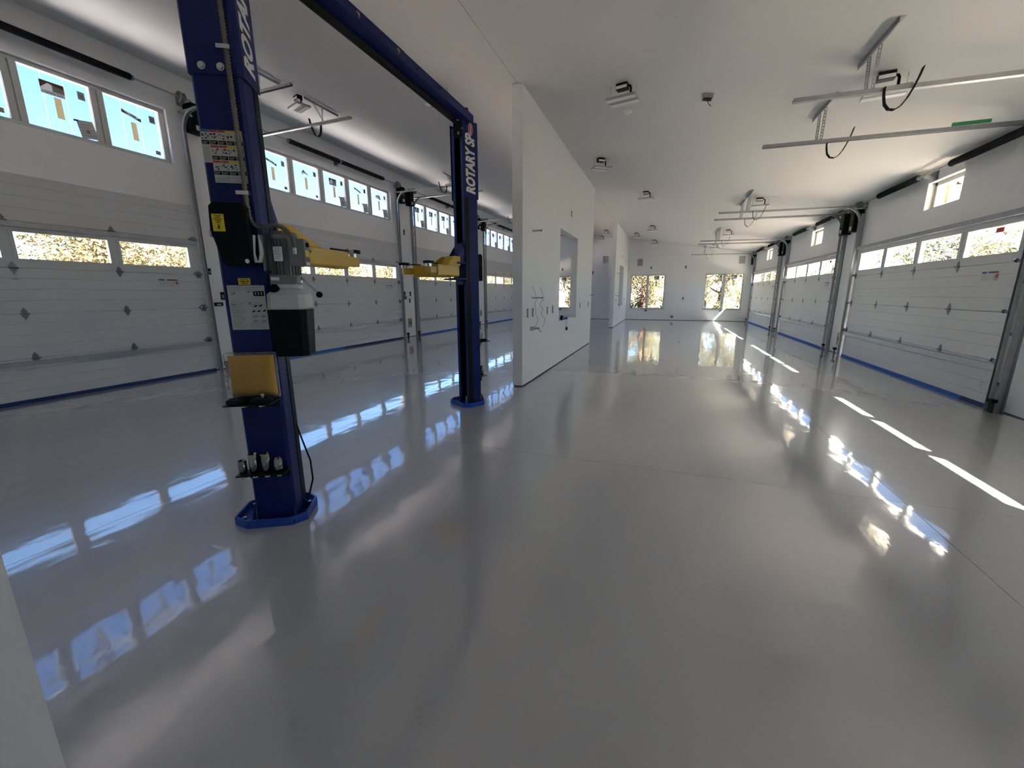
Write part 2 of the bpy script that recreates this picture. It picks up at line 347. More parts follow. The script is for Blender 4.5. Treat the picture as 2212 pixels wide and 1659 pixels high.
# ------------------------------------------------------------------ garage doors
SH = 0.61
PANES = [(0.145 + 1.17 * k, 1.225 + 1.17 * k) for k in range(4)]
HINGE_A = [0.055, 1.27, 2.44, 3.61, 4.825]
def plain_section():
    b = MB(); H = SH - 0.006; pr = [(0.045, -0.003), (0.045, SH - 0.003), (0.02, SH - 0.003), (0.02, H), (0.0, H)]
    for g in (0.47, 0.32, 0.17): pr += [(0.0, g + 0.006), (0.004, g + 0.003), (0.004, g - 0.003), (0.0, g - 0.006)]
    pr += [(0.0, 0.0), (0.02, 0.0), (0.02, -0.003)]
    b.prism(pr, 'x', 0.0, DW, DOORW); return b
def window_section():
    b = MB(); H = SH - 0.006; z0, z1 = 0.12, 0.47; b.box(0, DW, .02, .045, -.003, 0, DOORW); b.box(0, DW, .02, .045, H, SH - .003, DOORW)
    b.box(0, DW, 0, 0.045, 0, z0, DOORW); b.box(0, DW, 0, 0.045, z1, H, DOORW)
    e = [0.0] + [v for p in PANES for v in p] + [DW]
    for i in range(0, len(e), 2): b.box(e[i], e[i + 1], 0, 0.045, z0, z1, DOORW)
    return b
HINGE = mat('hinge steel', (0.22, 0.22, 0.225), 0.3, 0.9)
def hinge_mesh(edge):
    b = MB(); GALV = HINGE
    if not edge:
        b.prism([(-0.028, 0.008), (0.028, 0.008), (0.034, 0.035), (0.0, 0.085), (-0.034, 0.035)], 'y', -0.006, -0.001, GALV)
        b.prism([(-0.028, -0.008), (0.028, -0.008), (0.034, -0.03), (0.0, -0.085), (-0.034, -0.03)], 'y', -0.006, -0.001, GALV)
        b.cyl((-0.045, -0.016, 0), (0.045, -0.016, 0), 0.012, GALV, n=8)
    else:
        b.box(-0.04, 0.04, -0.006, -0.001, -0.06, 0.06, GALV)
        b.cyl((-0.055, -0.03, 0.012), (0.09, -0.03, 0.012), 0.011, GALV, n=8)
        b.cyl((0.06, -0.03, 0.012), (0.085, -0.03, 0.012), 0.024, STEEL, n=10)
        b.prism([(-0.001, 0.03), (-0.045, 0.02), (-0.045, 0.0), (-0.001, -0.03)], 'x', -0.03, 0.03, GALV)
    return b
def strut_mesh():
    b = MB(); b.box(0.02, DW - 0.02, -0.05, -0.046, -0.03, 0.03, GALV); b.box(0.02, DW - 0.02, -0.05, 0.0, -0.033, -0.029, GALV); b.box(0.02, DW - 0.02, -0.05, 0.0, 0.029, 0.033, GALV)
    return b
def chart_label(b, x, z, s=1.0):
    b.box(x, x + 0.30 * s, -0.0012, -0.0004, z, z + 0.022, BLUP); b.box(x + 0.20 * s, x + 0.30 * s, -0.0016, -0.0004, z, z + 0.022, BROWN); b.box(x + 0.09, x + 0.13, -0.0016, -0.0004, z + 0.003, z + 0.02, PAPER)
    b.box(x, x + 0.30 * s, -0.0010, -0.0004, z - 0.10, z, PAPER); b.box(x + 0.26, x + 0.30, -0.0016, -0.0004, z - 0.06, z - 0.02, REDP)
    for k in range(5): b.box(x + 0.02 + 0.05 * k, x + 0.024 + 0.05 * k, -0.0014, -0.0004, z - 0.085, z - 0.02, GREYTX)
def small_bars(b, x, z):
    for k in range(3): b.box(x - 0.03 + 0.01 * (k % 2), x + 0.03, -0.001, -0.0003, z - 0.03 * k, z - 0.03 * k + 0.006, GREYTX)
PS, WS = plain_section(), window_section()
def make_door(name, nsec, wsec, struts):
    root = empty(name); plain = None; hm = {}; pane_d = frame_d = None
    for k in range(nsec):
        if k == wsec:
            s = WS.build('section', root, bevel=0.002)
            for a0, a1 in PANES:
                f = MB()
                for x0, x1, z0, z1 in ((a0 - .012, a1 + .012, .47, .49), (a0 - .012, a1 + .012, .10, .12), (a0 - .012, a0 + .032, .12, .47), (a1 - .032, a1 + .012, .12, .47)):
                    f.box(x0, x1, -0.006, 0.05, z0, z1, DOORW)
                f.build('window_frame', s)
                g = MB().box(a0 + .032, a1 - .032, 0.018, 0.024, .12, .47, GLASS).build('pane', s)
        else:
            if plain is None: s = PS.build('section', root, bevel=0.0015); plain = s
            else: s = plain.copy(); col.objects.link(s); s.parent = root
        s.location.z = k * SH + 0.003
        if k < nsec - 1:
            for i, a in enumerate(HINGE_A):
                key = (i in (0, 4))
                if key not in hm: h = hinge_mesh(key).build('hinge', s); hm[key] = h
                else: h = hm[key].copy(); col.objects.link(h); h.parent = s
                h.location = (a, 0, SH - 0.003)
                if i == 0: h.rotation_euler = (0, 0, 0); h.scale.x = -1
    for z in struts: strut_mesh().build('strut', root, loc=(0, 0, z))
    return root
def door_print(root, nsec, lab_sec, mirrored):
    b = MB(); chart_label(b, 4.15 if not mirrored else 0.42, (lab_sec + 1) * SH - 0.12); small_bars(b, 2.44, (lab_sec + 1) * SH - 0.09); small_bars(b, 4.62 if not mirrored else 0.3, 0.3)
    b.build('label_print', root)
ORD = ['first', 'second', 'third', 'fourth']
left_door = make_door('door_1', 5, 3, (0.545, 2.395)); door_print(left_door, 5, 2, False)
right_door = make_door('door_5', 4, 3, (0.545, 2.425)); door_print(right_door, 4, 2, False)
MB().box(4.20, 4.34, 0.0155, 0.0178, 2.225, 2.285, REDP).build('red_tag', right_door)
def place(o, side, y0):
    if side == 'L': o.location = (DXL, y0, 0); o.rotation_euler = (0, 0, R(90))
    else: o.location = (DXR, y0 + DW, 0); o.rotation_euler = (0, 0, R(-90))
    return o
def lab_side(side, k): return '%s from the camera on the %s wall' % (ORD[k], 'left' if side == 'L' else 'right')
for side, proto, starts in (('L', left_door, LEFT_DOORS), ('R', right_door, RIGHT_DOORS)):
    for k, y0 in enumerate(starts):
        o = proto if k == 0 else copy_tree(proto)
        o.name = 'door_%d' % (k + 1 + (0 if side == 'L' else 4))
        place(o, side, y0)
        tag(o, 'white sectional garage door with a row of four windows, %s' % lab_side(side, k), 'garage door', 'garage doors', 'structure')

# masking tape along the foot of each door
def tape(side, k, y0, runs):
    e = place(empty('masking_tape'), side, y0)
    tag(e, 'blue masking tape along the foot of the %s garage door on the %s wall' % (ORD[k], 'left' if side == 'L' else 'right'), 'tape', 'masking tape along the garage doors')
    for a0, a1, mt in runs:
        b = MB(); b.prism([(0.0, 0.0), (-0.004, 0.0), (-0.006, 0.001), (-0.035, 0.001), (-0.035, 0.0022), (-0.006, 0.004), (-0.003, 0.05), (0.0, 0.05)], 'x', a0, a1, mt); b.build('tape_strip', e)
tape('L', 0, 0.65, [(0, DW, NAVY)]); tape('L', 1, 6.95, [(0, 2.1, TAPE), (2.1, DW, NAVY)]); tape('L', 2, 12.85, [(0, DW, TAPE)]); tape('L', 3, 18.87, [(0, DW, TAPE)])
tape('R', 1, 6.87, [(0, 1.6, TAPE), (1.6, 4.3, TAPE), (4.3, DW, NAVY)]); tape('R', 2, 12.87, [(0, DW, TAPE)]); tape('R', 3, 18.87, [(0, DW, TAPE)])

# ------------------------------------------------------------------ door tracks, springs, openers
def make_track(sg, zr, D, hang, zceil, name='door_track'):
    """sg -1: beside a=0, +1: beside a=DW; local y<0 is towards the room"""
    root = empty(name); xw = (-0.055 if sg < 0 else DW + 0.055); rad = 0.34; y = -0.062
    prof = [(-.026, -.02), (.026, -.02), (.026, .02), (.021, .02), (.021, -.015), (-.021, -.015), (-.021, .02), (-.026, .02)]
    path = [(xw, y, 0.02), (xw, y, 1.0), (xw, y, zr - rad)] + [(xw, y - rad + rad * math.cos(t), zr - rad + rad * math.sin(t)) for t in [R(9 * i) for i in range(1, 11)]] + [(xw, -D, zr + 0.03)]
    if sg < 0: prof = [(a, -b) for a, b in prof]; 
    b = MB(); b.sweep(prof, path[:3], (1, 0, 0), GALV); b.build('vertical_rail', root)
    b = MB(); b.sweep(prof, path[2:-1], (1, 0, 0), GALV); b.build('curved_rail', root)
    b = MB(); b.sweep(prof, path[-2:], (1, 0, 0), GALV); b.build('horizontal_rail', root)
    xa = xw + sg * 0.055
    b = MB(); b.box(min(xa, xa + sg * .035), max(xa, xa + sg * .035), 0.044, 0.049, 0.0, zr - 0.15, GALV); b.box(xa - .0025, xa + .0025, -0.03, 0.049, 0.0, zr - 0.15, GALV); b.build('wall_angle', root)
    b = MB(); b.box(xw - .02, xw + .02, -0.30, -0.295, zr - 0.12, zr - 0.08, GALV); b.box(min(xw, xa) - .002, max(xw, xa) + .002, -0.32, 0.03, zr - 0.015, zr + 0.02, GALV); b.build('flag_bracket', root)
    z = 0.35
    while z < zr - rad:
        b = MB(); b.box(min(xw, xa) - .012, max(xw, xa) + .004, -0.036, -0.031, z - .022, z + .022, GALV); b.box(xw - .01, xw + .01, -0.043, -0.03, z - .008, z + .008, STEEL); b.build('track_bracket', root); z += 0.62
    # hanger: ceiling angle, two perforated legs
    b = MB(); b.box(xw - .42, xw + .42, -hang - .022, -hang + .022, zceil - .006, zceil - .002, GALV); b.box(xw - .42, xw + .42, -hang - .022, -hang - .018, zceil - .045, zceil - .002, GALV); b.build('ceiling_angle', root)
    for q, dy in ((0.03, 0.0), (-0.20, 0.05)):
        p0, p1 = Vector((xw + q, -hang, zceil - .02)), Vector((xw, -hang - dy, zr + .02)); d = (p1 - p0); L = d.length; d.normalize(); b = MB()
        sd = Vector((0, 1, 0)); n = d.cross(sd)
        for w0, w1 in ((-.016, -.006), (.006, .016)):
            vs = [p0 + sd * w0 - n * .001, p0 + sd * w1 - n * .001, p1 + sd * w1 - n * .001, p1 + sd * w0 - n * .001]; vs += [v + n * .003 for v in vs]
            b.add(vs, [(0, 1, 2, 3), (4, 7, 6, 5), (0, 4, 5, 1), (1, 5, 6, 2), (2, 6, 7, 3), (3, 7, 4, 0)], GALV)
        t = 0.0
        while t < L:
            c = p0 + d * t; vs = [c - sd * .007 - n * .001, c + sd * .007 - n * .001, c + sd * .007 + d * .012 - n * .001, c - sd * .007 + d * .012 - n * .001]; vs += [v + n * .003 for v in vs]
            b.add(vs, [(0, 1, 2, 3), (4, 7, 6, 5), (0, 4, 5, 1), (1, 5, 6, 2), (2, 6, 7, 3), (3, 7, 4, 0)], GALV); t += 0.035
        b.build('perforated_leg', root)
    # J-shaped spring bumper strap
    h = hang - 0.10; pts = [(h + .02, .03), (h + .015, -.05), (h - .0, -.12), (h - .035, -.165), (h - .08, -.175), (h - .125, -.15), (h - .165, -.09), (h - .20, -.01), (h - .23, .08), (h - .25, .16)]
    prof2 = [(-.025, -.003), (.025, -.003), (.025, .003), (-.025, .003)]
    path2 = [(xw + sg * -0.045, -u, zr + w) for u, w in pts]
    b = MB(); b.sweep(prof2, path2, (1, 0, 0), RUBBER); b.build('bumper_strap', root)
    return root
def make_spring(zs, spans, dr, name='torsion_spring'):
    root = empty(name); y = -0.11
    MB().cyl((-0.22, y, zs), (DW + 0.22, y, zs), 0.0135, GALV, n=10).build('shaft', root)
    for a0, a1 in spans:
        n = 70; prof = [(0.0135, a0)] 
        for i in range(n): t = a0 + (a1 - a0) * i / n; prof += [(0.046, t), (0.052, t + (a1 - a0) / n * .5)]
        prof += [(0.046, a1), (0.0135, a1)]
        b = MB(); b.lathe([(r, h) for r, h in prof], (0, y, zs), COAL, n=12, axis='x'); b.build('coil', root)
        ends = [(a0, -1), (a1, 1)]
        for a, sgn in ends: MB().cyl((a, y, zs), (a + sgn * .035, y, zs), 0.038, ALU, n=10).build('spring_cone', root)
    for a in (-0.10, DW + 0.02):
        b = MB(); b.lathe([(0.02, 0), (dr, 0.0), (dr, 0.012), (dr * .78, 0.02), (dr * .78, 0.06), (dr * .94, 0.072), (dr * .94, 0.08), (0.02, 0.08)], (a, y, zs), ALU, n=18, axis='x'); b.build('cable_drum', root)
    for a in (-0.13, DW + 0.13, 2.44):
        b = MB(); b.prism([(0.045, zs - .08), (0.045, min(zs + .08, zs + dr)), (-0.10, zs + .04), (-0.145, zs), (-0.10, zs - .045)], 'x', a - .003, a + .003, GALV); b.box(a - .06, a + .06, 0.040, 0.048, zs - .09, zs + min(.09, dr), GALV); b.build('bearing_plate', root)
    return root
def make_opener(name='door_opener'):
    root = empty(name)
    b = MB(); b.prism([(-0.115, -0.26), (0.115, -0.26), (0.115, 0.16), (0.085, 0.22), (-0.085, 0.22), (-0.115, 0.16)], 'y', -0.19, 0.0, BLACK); b.build('housing', root, bevel=0.015)
    MB().box(-0.05, 0.05, -0.194, -0.189, -0.22, -0.14, PAPER).build('label_print', root)
    b = MB(); b.box(-0.13, 0.13, -0.012, 0.045, 0.14, 0.20, GALV); b.build('mount', root)
    return root
zR, zL = 3.33, 4.59
protos = {}
for side in 'LR':
    zr, D, hang, zh = (zL, 2.60, 1.93, zc(-6.16)) if side == 'L' else (zR, 2.93, 2.28, zc(1.72))
    for sg in (-1, 1): protos[side, sg] = make_track(sg, zr, D, hang, zh)
    protos[side, 's'] = make_spring(4.80, ((0.86, 2.40), (2.48, 4.20)), .085) if side == 'L' else make_spring(3.355, ((0.85, 2.25), (3.15, 4.72)), .066)
    protos[side, 'o'] = make_opener()
    for k, y0 in enumerate(LEFT_DOORS if side == 'L' else RIGHT_DOORS):
        wl = 'left' if side == 'L' else 'right'
        for sg in (-1, 1):
            if side == 'L' and k == 0 and sg < 0 and False: continue
            if side == 'R' and k == 0 and sg > 0: continue      # out of the picture
            o = protos[side, sg]
            o = o if not o.get('used') else copy_tree(o)
            protos[side, sg]['used'] = 1
            place(o, side, y0)
            far = (sg > 0) if side == 'L' else (sg < 0)
            tag(o, 'galvanised curved rail at the %s edge of the %s garage door on the %s wall' % ('far' if far else 'near', ORD[k], wl), 'door track', 'garage door tracks')
        o = protos[side, 's']; o = o if not o.get('used') else copy_tree(o); protos[side, 's']['used'] = 1
        place(o, side, y0); tag(o, 'black torsion spring on its shaft above the %s garage door on the %s wall' % (ORD[k], wl), 'torsion spring', 'torsion springs above the doors')
        for e in (0, 1):
            if side == 'R' and k == 0 and e == 1: continue
            o = protos[side, 'o']; o = o if not o.get('used') else copy_tree(o); protos[side, 'o']['used'] = 1
            a = -0.27 if e == 0 else DW + 0.27; zo = (4.56 if side == 'L' else 3.07)
            if side == 'L': o.location = (XL + 0.005, y0 + a, zo); o.rotation_euler = (0, 0, R(90))
            else: o.location = (XR - 0.005, y0 + DW - a, zo); o.rotation_euler = (0, 0, R(-90))
            far = (e == 1) if side == 'L' else (e == 0)
            tag(o, 'black opener box at the %s corner of the %s garage door, %s wall' % ('far' if far else 'near', ORD[k], wl), 'door opener', 'garage door openers')
for p in protos.values():
    if 'used' in p: del p['used']
for o in bpy.data.objects:
    if 'used' in o: del o['used']

# ------------------------------------------------------------------ windows
def sticker(b, cx, cz, w, h, y, style):
    """manufacturer's sticker seen from behind; y is the pane's room side"""
    def q(pts, mt, lift): b.add([(cx + p * w, y - lift, cz + r * h) for p, r in pts], [tuple(range(len(pts)))], mt)
    if style == 0:
        q([(-.5, -.5), (.5, -.5), (.5, .5), (-.5, .5)], PAPER, .001); q([(-.5, -.1), (-.1, .45), (-.5, .5)], BROWN, .0016); q([(-.44, .5), (.5, .5), (.5, .18), (.0, .28)], BROWN, .0016)
        q([(0, -.2), (.5, -.2), (.5, .18), (0, .28)], GREYTX, .002)
        vs, fs = text_mesh('ANDERSEN', h * .28, BROWN, offset=0.002, mirror=True)
        b.add([(cx + v.x, y - .0026, cz - h * .36 + v.y) for v in vs], fs, GREYTX)
    elif style == 1:
        q([(-.5, .05), (.5, -.5), (.5, -.08), (-.5, .48)], PAPER, .001); q([(-.5, .05), (-.1, .02), (-.5, .48)], BROWN, .0016); q([(-.08, .02), (.2, -.28), (.25, .05), (-.08, .2)], GREYTX, .0016); q([(.2, -.3), (.5, -.5), (.5, -.08)], BROWN, .002)
    elif style == 2:
        q([(-.4, -.5), (-.1, -.1), (.5, -.25), (.1, .1), (-.15, .5), (-.4, .1)], PAPER, .001); q([(-.1, -.1), (.5, -.3), (.05, .1)], BROWN, .0016); q([(-.15, .5), (-.28, .0), (.02, .1)], BROWN, .0016)
    else:
        q([(-.5, -.25), (.2, -.5), (.5, -.35), (.3, .3), (-.1, .5), (-.5, .2)], PAPER, .001); q([(-.1, .5), (.3, .3), (.1, -.1)], BROWN, .0016); q([(.2, -.5), (.5, -.35), (.1, -.2)], BROWN, .0016)
def make_transom(name, idx, y0, y1):
    W = y1 - y0; root = empty(name, (XL, y0, 0), R(90)); gy = 0.10
    g0 = (W - (4 * 0.921 + 0.754)) / 2; gl = [(g0 + .921 * k, g0 + .921 * k + .754) for k in range(5)]; z0, z1 = TZ0, TZ1; gz0, gz1 = 3.768, 4.512
    b = MB(); ed = [0.0] + [v for g in gl for v in g] + [W]
    b.box(0, W, 0.07, 0.15, z0, gz0, VINYL); b.box(0, W, 0.07, 0.15, gz1, z1, VINYL)
    b.box(0, gl[0][0], .07, .15, gz0, gz1, VINYL); b.box(gl[4][1], W, .07, .15, gz0, gz1, VINYL)
    b.build('frame', root, bevel=0.006)
    for k in range(4):
        p, q = gl[k][1], gl[k + 1][0]; c = (p + q) / 2; b = MB(); b.box(p, c - .008, .07, .15, gz0, gz1, VINYL); b.box(c + .008, q, .07, .15, gz0, gz1, VINYL); b.box(c - .008, c + .008, .085, .15, gz0, gz1, VINYL); b.build('mullion', root, bevel=0.005)
    for k, (p, q) in enumerate(gl):
        pane = MB().box(p, q, gy, gy + .006, gz0, gz1, FILM).build('pane', root); cx = (p + q) / 2; b = MB()
        st = [[0, 2, 0, 0, 1], [1, 2, 0, 1, 3], [0, 0, 0, 1, 0], [0, 0, 0, 1, 0]][idx][k]
        sticker(b, cx + (-.02 if st else -.04), 4.32, .26, .17 if st == 0 else .13, gy, st); b.build('sticker', pane)
        b = MB(); b.box(cx - .045, cx + .035, gy - .0012, gy - .0002, 3.95, 4.22, TANT); b.build('spacer_strip', pane)
        b = MB(); b.box(q - .14, q - .055, gy - .0012, gy - .0002, 4.30, 4.41, GREYV); b.box(q - .12, q - .075, gy - .002, gy - .0012, 4.33, 4.38, GREYTX); b.build('rating_label', pane)
        if (idx, k) in ((0, 3), (0, 4), (1, 2), (1, 3), (1, 4), (2, 0), (2, 2), (3, 1), (3, 3)) and (idx, k) != (0, 4):
            b = MB(); t = Matrix.Translation((q - .10, 0, 3.88)) @ Matrix.Rotation(R(-9), 4, 'Y'); b.M = t
            b.box(-.10, .10, gy - .004, gy - .001, -.10, .14, PAPER)
            for i in range(5): b.box(-.07, .06 - .02 * (i % 2), gy - .0048, gy - .004, .08 - .035 * i, .086 - .035 * i, GREYTX)
            b.box(-.02, .02, gy - .0052, gy - .0042, -.03, .02, GREYTX); b.box(-.13, -.07, gy - .005, gy - .004, .12, .145, BLUP); b.build('paper_note', pane)
        else:
            b = MB(); b.box(q - .12, q - .045, gy - .0012, gy - .0002, 3.82, 3.88, TAN); b.build('corner_label', pane)
        for f in (0.30, 0.62):
            b = MB(); b.box(p + (q - p) * f, p + (q - p) * f + .008, gy + .0062, gy + .0068, gz0, gz1, mat('film seam', (.80, .86, .92), .6, transl=.8)); b.build('film_seam', pane)
    return tag(root, 'band of five high windows with stickers above the %s garage door on the left wall' % ORD[idx], 'window', kind='structure')
for i, (a, b_) in enumerate(TRANSOM): make_transom('window_%d' % (i + 1), i, a, b_)
for i, (a, b_) in enumerate(HIWIN):
    W = b_ - a; root = empty('window_%d' % (i + 5), (XR, b_, 0), R(-90)); gy = 0.125
    tag(root, 'small square-edged high window above the %s garage door on the right wall' % ORD[i], 'window', kind='structure')
    f = MB(); z0, z1 = HZ0, HZ1; fw_ = .07
    f.box(0, W, gy - .03, gy + .06, z0, z0 + .04, VINYL); f.box(0, W, gy - .03, gy + .06, z1 - .06, z1, VINYL); f.box(0, fw_, gy - .03, gy + .06, z0, z1, VINYL); f.box(W - fw_, W, gy - .03, gy + .06, z0, z1, VINYL); f.build('frame', root, bevel=.005)
    p = MB().box(fw_, W - fw_, gy, gy + .006, z0 + .04, z1 - .06, GLASS).build('pane', root)
    b = MB(); sticker(b, W * .62, z1 - .14, .22, .10, gy, 2); b.build('sticker', p)
    b = MB(); b.box(W * .30, W * .38, gy - .0014, gy - .0002, z0 + .06, z1 - .08, TANT); b.build('spacer_strip', p)
for i, (a, b_) in enumerate(FARW):
    W = b_ - a; root = empty('window_%d' % (i + 9), (a, YF, 0), 0.0); gy = 0.07; z0, z1 = FZ0, FZ1
    tag(root, ['two-pane window at the far end beside the partition', 'two-pane window at the far end near the right wall', 'two-pane window of the far end seen through the partition opening'][i], 'window', kind='structure')
    f = MB(); fr = .055
    f.box(0, W, gy - .03, gy + .06, z0, z0 + fr, VINYL); f.box(0, W, gy - .03, gy + .06, z1 - fr, z1, VINYL); f.box(0, fr, gy - .03, gy + .06, z0, z1, VINYL); f.box(W - fr, W, gy - .03, gy + .06, z0, z1, VINYL); f.build('frame', root, bevel=.006)
    MB().box(W / 2 - .065, W / 2 + .065, gy - .03, gy + .06, z0, z1, VINYL).build('mullion', root, bevel=.006)
    MB().box(-.06, W + .06, -.035, .06, z0 - .035, z0 + .005, VINYL).build('sill', root, bevel=.005)
    for j, (p, q) in enumerate(((fr, W / 2 - .065), (W / 2 + .065, W - fr))):
        pane = MB().box(p, q, gy, gy + .006, z0 + fr, z1 - fr, GLASS).build('pane', root)
        b = MB(); b.box(q - .13, q - .05, gy - .0015, gy - .0003, z1 - .20, z1 - .10, GREYTX); b.build('rating_label', pane)
        b = MB(); b.box(q - .13, q - .06, gy - .0015, gy - .0003, z0 + .11, z0 + .18, GREYTX); b.build('corner_label', pane)
        if j == 1:
            b = MB(); sticker(b, (p + q) / 2, z1 - .17, .26, .19, gy, 0); b.build('sticker', pane); b = MB(); b.box((p + q) / 2 - .05, (p + q) / 2 + .04, gy - .0015, gy - .0003, z1 - .62, z1 - .32, TANT); b.build('spacer_strip', pane)

# ------------------------------------------------------------------ trees outside
def crown_mesh(name, rx, rz, n, leaf, seedv, clumps=26):
    rnd = random.Random(seedv); vs, fs = [], []
    cen = []
    for _ in range(clumps):
        while True:
            p = Vector((rnd.uniform(-1, 1), rnd.uniform(-1, 1), rnd.uniform(-1, 1)))
            if .25 < p.length < 1: break
        cen.append((Vector((p.x * rx, p.y * rx, p.z * rz)), rnd.uniform(.28, .5) * rx))
    for _ in range(n):
        c, rr = rnd.choice(cen); d = Vector((rnd.gauss(0, 1), rnd.gauss(0, 1), rnd.gauss(0, 1))).normalized() * rr * rnd.uniform(.4, 1) ** .5
        p = c + d; a = Vector((rnd.gauss(0, 1), rnd.gauss(0, 1), rnd.gauss(0, 1))).normalized(); b = a.orthogonal().normalized(); s = leaf * rnd.uniform(.5, 1.3)
        o = len(vs); vs += [p - a * s, p + b * s * .45, p + a * s, p - b * s * .45]; fs.append((o, o + 1, o + 2, o + 3))
    return vs, fs
def make_tree(kind, label, x, y, h, rx, leafm, barkm, seedv, n=9000, trunk=0.35, group=None, leaf=.075):
    root = empty('juniper_tree', (x, y, -0.13)); rz = h * (1 - trunk) * .56; zc_ = h - rz
    tag(root, label, 'tree', group)
    vs, fs = crown_mesh('crown', rx, rz, n, leaf, seedv); b = MB(); b.add([(v.x, v.y, v.z + zc_) for v in vs], fs, leafm); b.build('foliage', root)
    rnd = random.Random(seedv + 5); b = MB(); tw = h * .035
    pts = [Vector((0, 0, 0))]
    for i in range(6): pts.append(pts[-1] + Vector((rnd.uniform(-.12, .12), rnd.uniform(-.12, .12), h * .13)))
    b.tube(pts, lambda i: tw * (1.25 - .16 * i), barkm, n=9); b.build('trunk', root)
    for k in range(6):
        s = pts[2 + k % 4]; a = rnd.uniform(0, 6.28); L = rx * rnd.uniform(.5, .9); p = [s]
        for i in range(4): p.append(p[-1] + Vector((math.cos(a) * L / 4, math.sin(a) * L / 4, L / 4 * rnd.uniform(.3, 1.0))))
        MB().tube(p, lambda i: tw * (.55 - .11 * i), barkm, n=6).build('branch', root)
    return root
GT = 'trees around the building'
for r_, (xr, ya, nm) in enumerate(((-19.0, 3.3, 'nearest'), (-25.6, 0.4, 'middle'), (-32.4, 3.5, 'back'))):
    for i in range(9):
        make_tree(0, 'golden-green juniper in the %s row outside the left wall, %s from the camera' % (nm, ['first', 'second', 'third', 'fourth', 'fifth', 'sixth', 'seventh', 'eighth', 'ninth'][i]), xr + .6 * ((i * 5) % 3 - 1), ya + 5.9 * i, 4.3 + .4 * ((i * 7 + r_) % 3) + .5 * r_, 2.15, LEAF1, BARK, 20 + i + 30 * r_, trunk=.06, group=GT)
FT = [(-1.5, 31.5, 6.2, 'reddish-trunked juniper behind the far window beside the partition', BARKR), (1.0, 37, 6.0, 'juniper straight behind the middle of the far wall', BARK), (3.6, 32, 5.8, 'dark-trunked juniper behind the far window near the right wall', BARK), (-6.6, 32.5, 6, 'juniper behind the far left bay', BARK), (6.6, 37.5, 5.5, 'juniper standing off to the right behind the far wall', BARK), (-4.2, 37.6, 5.5, 'distant juniper between the far windows', BARK), (3.6, 43, 5.5, 'smallest distant juniper behind the far wall', BARK), (-11.6, 34, 5.5, 'juniper beyond the left corner of the far wall', BARK), (-1.5, 43.5, 6, 'farthest juniper behind the far wall', BARK)]
for i, (x, y, h, lb, bk) in enumerate(FT): make_tree(1, lb, x, y, h, 1.75, LEAF1, bk, 60 + i, trunk=.22, group=GT, n=8000)
for i, x in enumerate((-7.5, -5.6, -3.8, -1.9, -0.2, 1.6, 3.2, 5.0)):
    make_tree(1, 'low golden shrub behind the far wall, %s from the left' % ['first', 'second', 'third', 'fourth', 'fifth', 'sixth', 'seventh', 'eighth'][i], x, 27.2 + .4 * (i % 3), 1.15 + .3 * ((i * 5) % 3), .62, LEAF1, BARK, 130 + i, trunk=.02, group='low shrubs behind the far wall', n=2600, leaf=.045)
RT = [(11.0, 23, 4.3), (14.2, 30, 4.6), (11.5, 38, 4.6), (17.5, 23.5, 5.2), (17, 47, 5.8), (11.5, 53, 5.6), (21.5, 34, 5.6), (10.5, 16.8, 3.1)]
for i, (x, y, h) in enumerate(RT):
    make_tree(2, 'green juniper outside the right wall, %s of the row' % ['first', 'second', 'third', 'fourth', 'fifth', 'sixth', 'seventh', 'eighth'][i], x, y, h, 1.7 + .12 * (i % 3), LEAF2, BARK, 90 + i, trunk=.18, group=GT, n=6000)

# ------------------------------------------------------------------ two-post vehicle lift
LROOT = (-2.41, 3.41, 0.0)
lift = tag(empty('vehicle_lift', LROOT), 'tall blue two-post vehicle lift with yellow arms standing on the floor', 'vehicle lift')
OL, OR_ = (-2.39, 1.86), (-2.445, 4.965)
OCT = [(-.225, -.09), (-.126, -.16), (.14, -.16), (.225, -.10), (.225, .12), (.15, .20), (-.15, .20), (-.225, .12)]
def inset(poly, d):
    cx = sum(p[0] for p in poly) / len(poly); cy = sum(p[1] for p in poly) / len(poly); out = []
    for x, y in poly:
        L = math.hypot(x - cx, y - cy); out.append((cx + (x - cx) * (L - d) / L, cy + (y - cy) * (L - d) / L))
    return out
def ring_prism(b, poly, t, z0, z1, mt):
    q = inset(poly, t); n = len(poly)
    vs = [(*p, z0) for p in poly] + [(*p, z1) for p in poly] + [(*p, z0) for p in q] + [(*p, z1) for p in q]; fs = []
    for i in range(n):
        j = (i + 1) % n; fs += [(i, j, n + j, n + i), (n + i, n + j, 3 * n + j, 3 * n + i), (3 * n + i, 3 * n + j, 2 * n + j, 2 * n + i)]
    b.add(vs, fs, mt)
def bolt(b, p, axis, r=.014, h=.012, washer=True):
    p = Vector(p); a = Vector(axis)
    if washer: b.cyl(p, p + a * .004, r * 1.5, STEEL, n=12)
    b.cyl(p, p + a * h, r, STEEL, n=6)
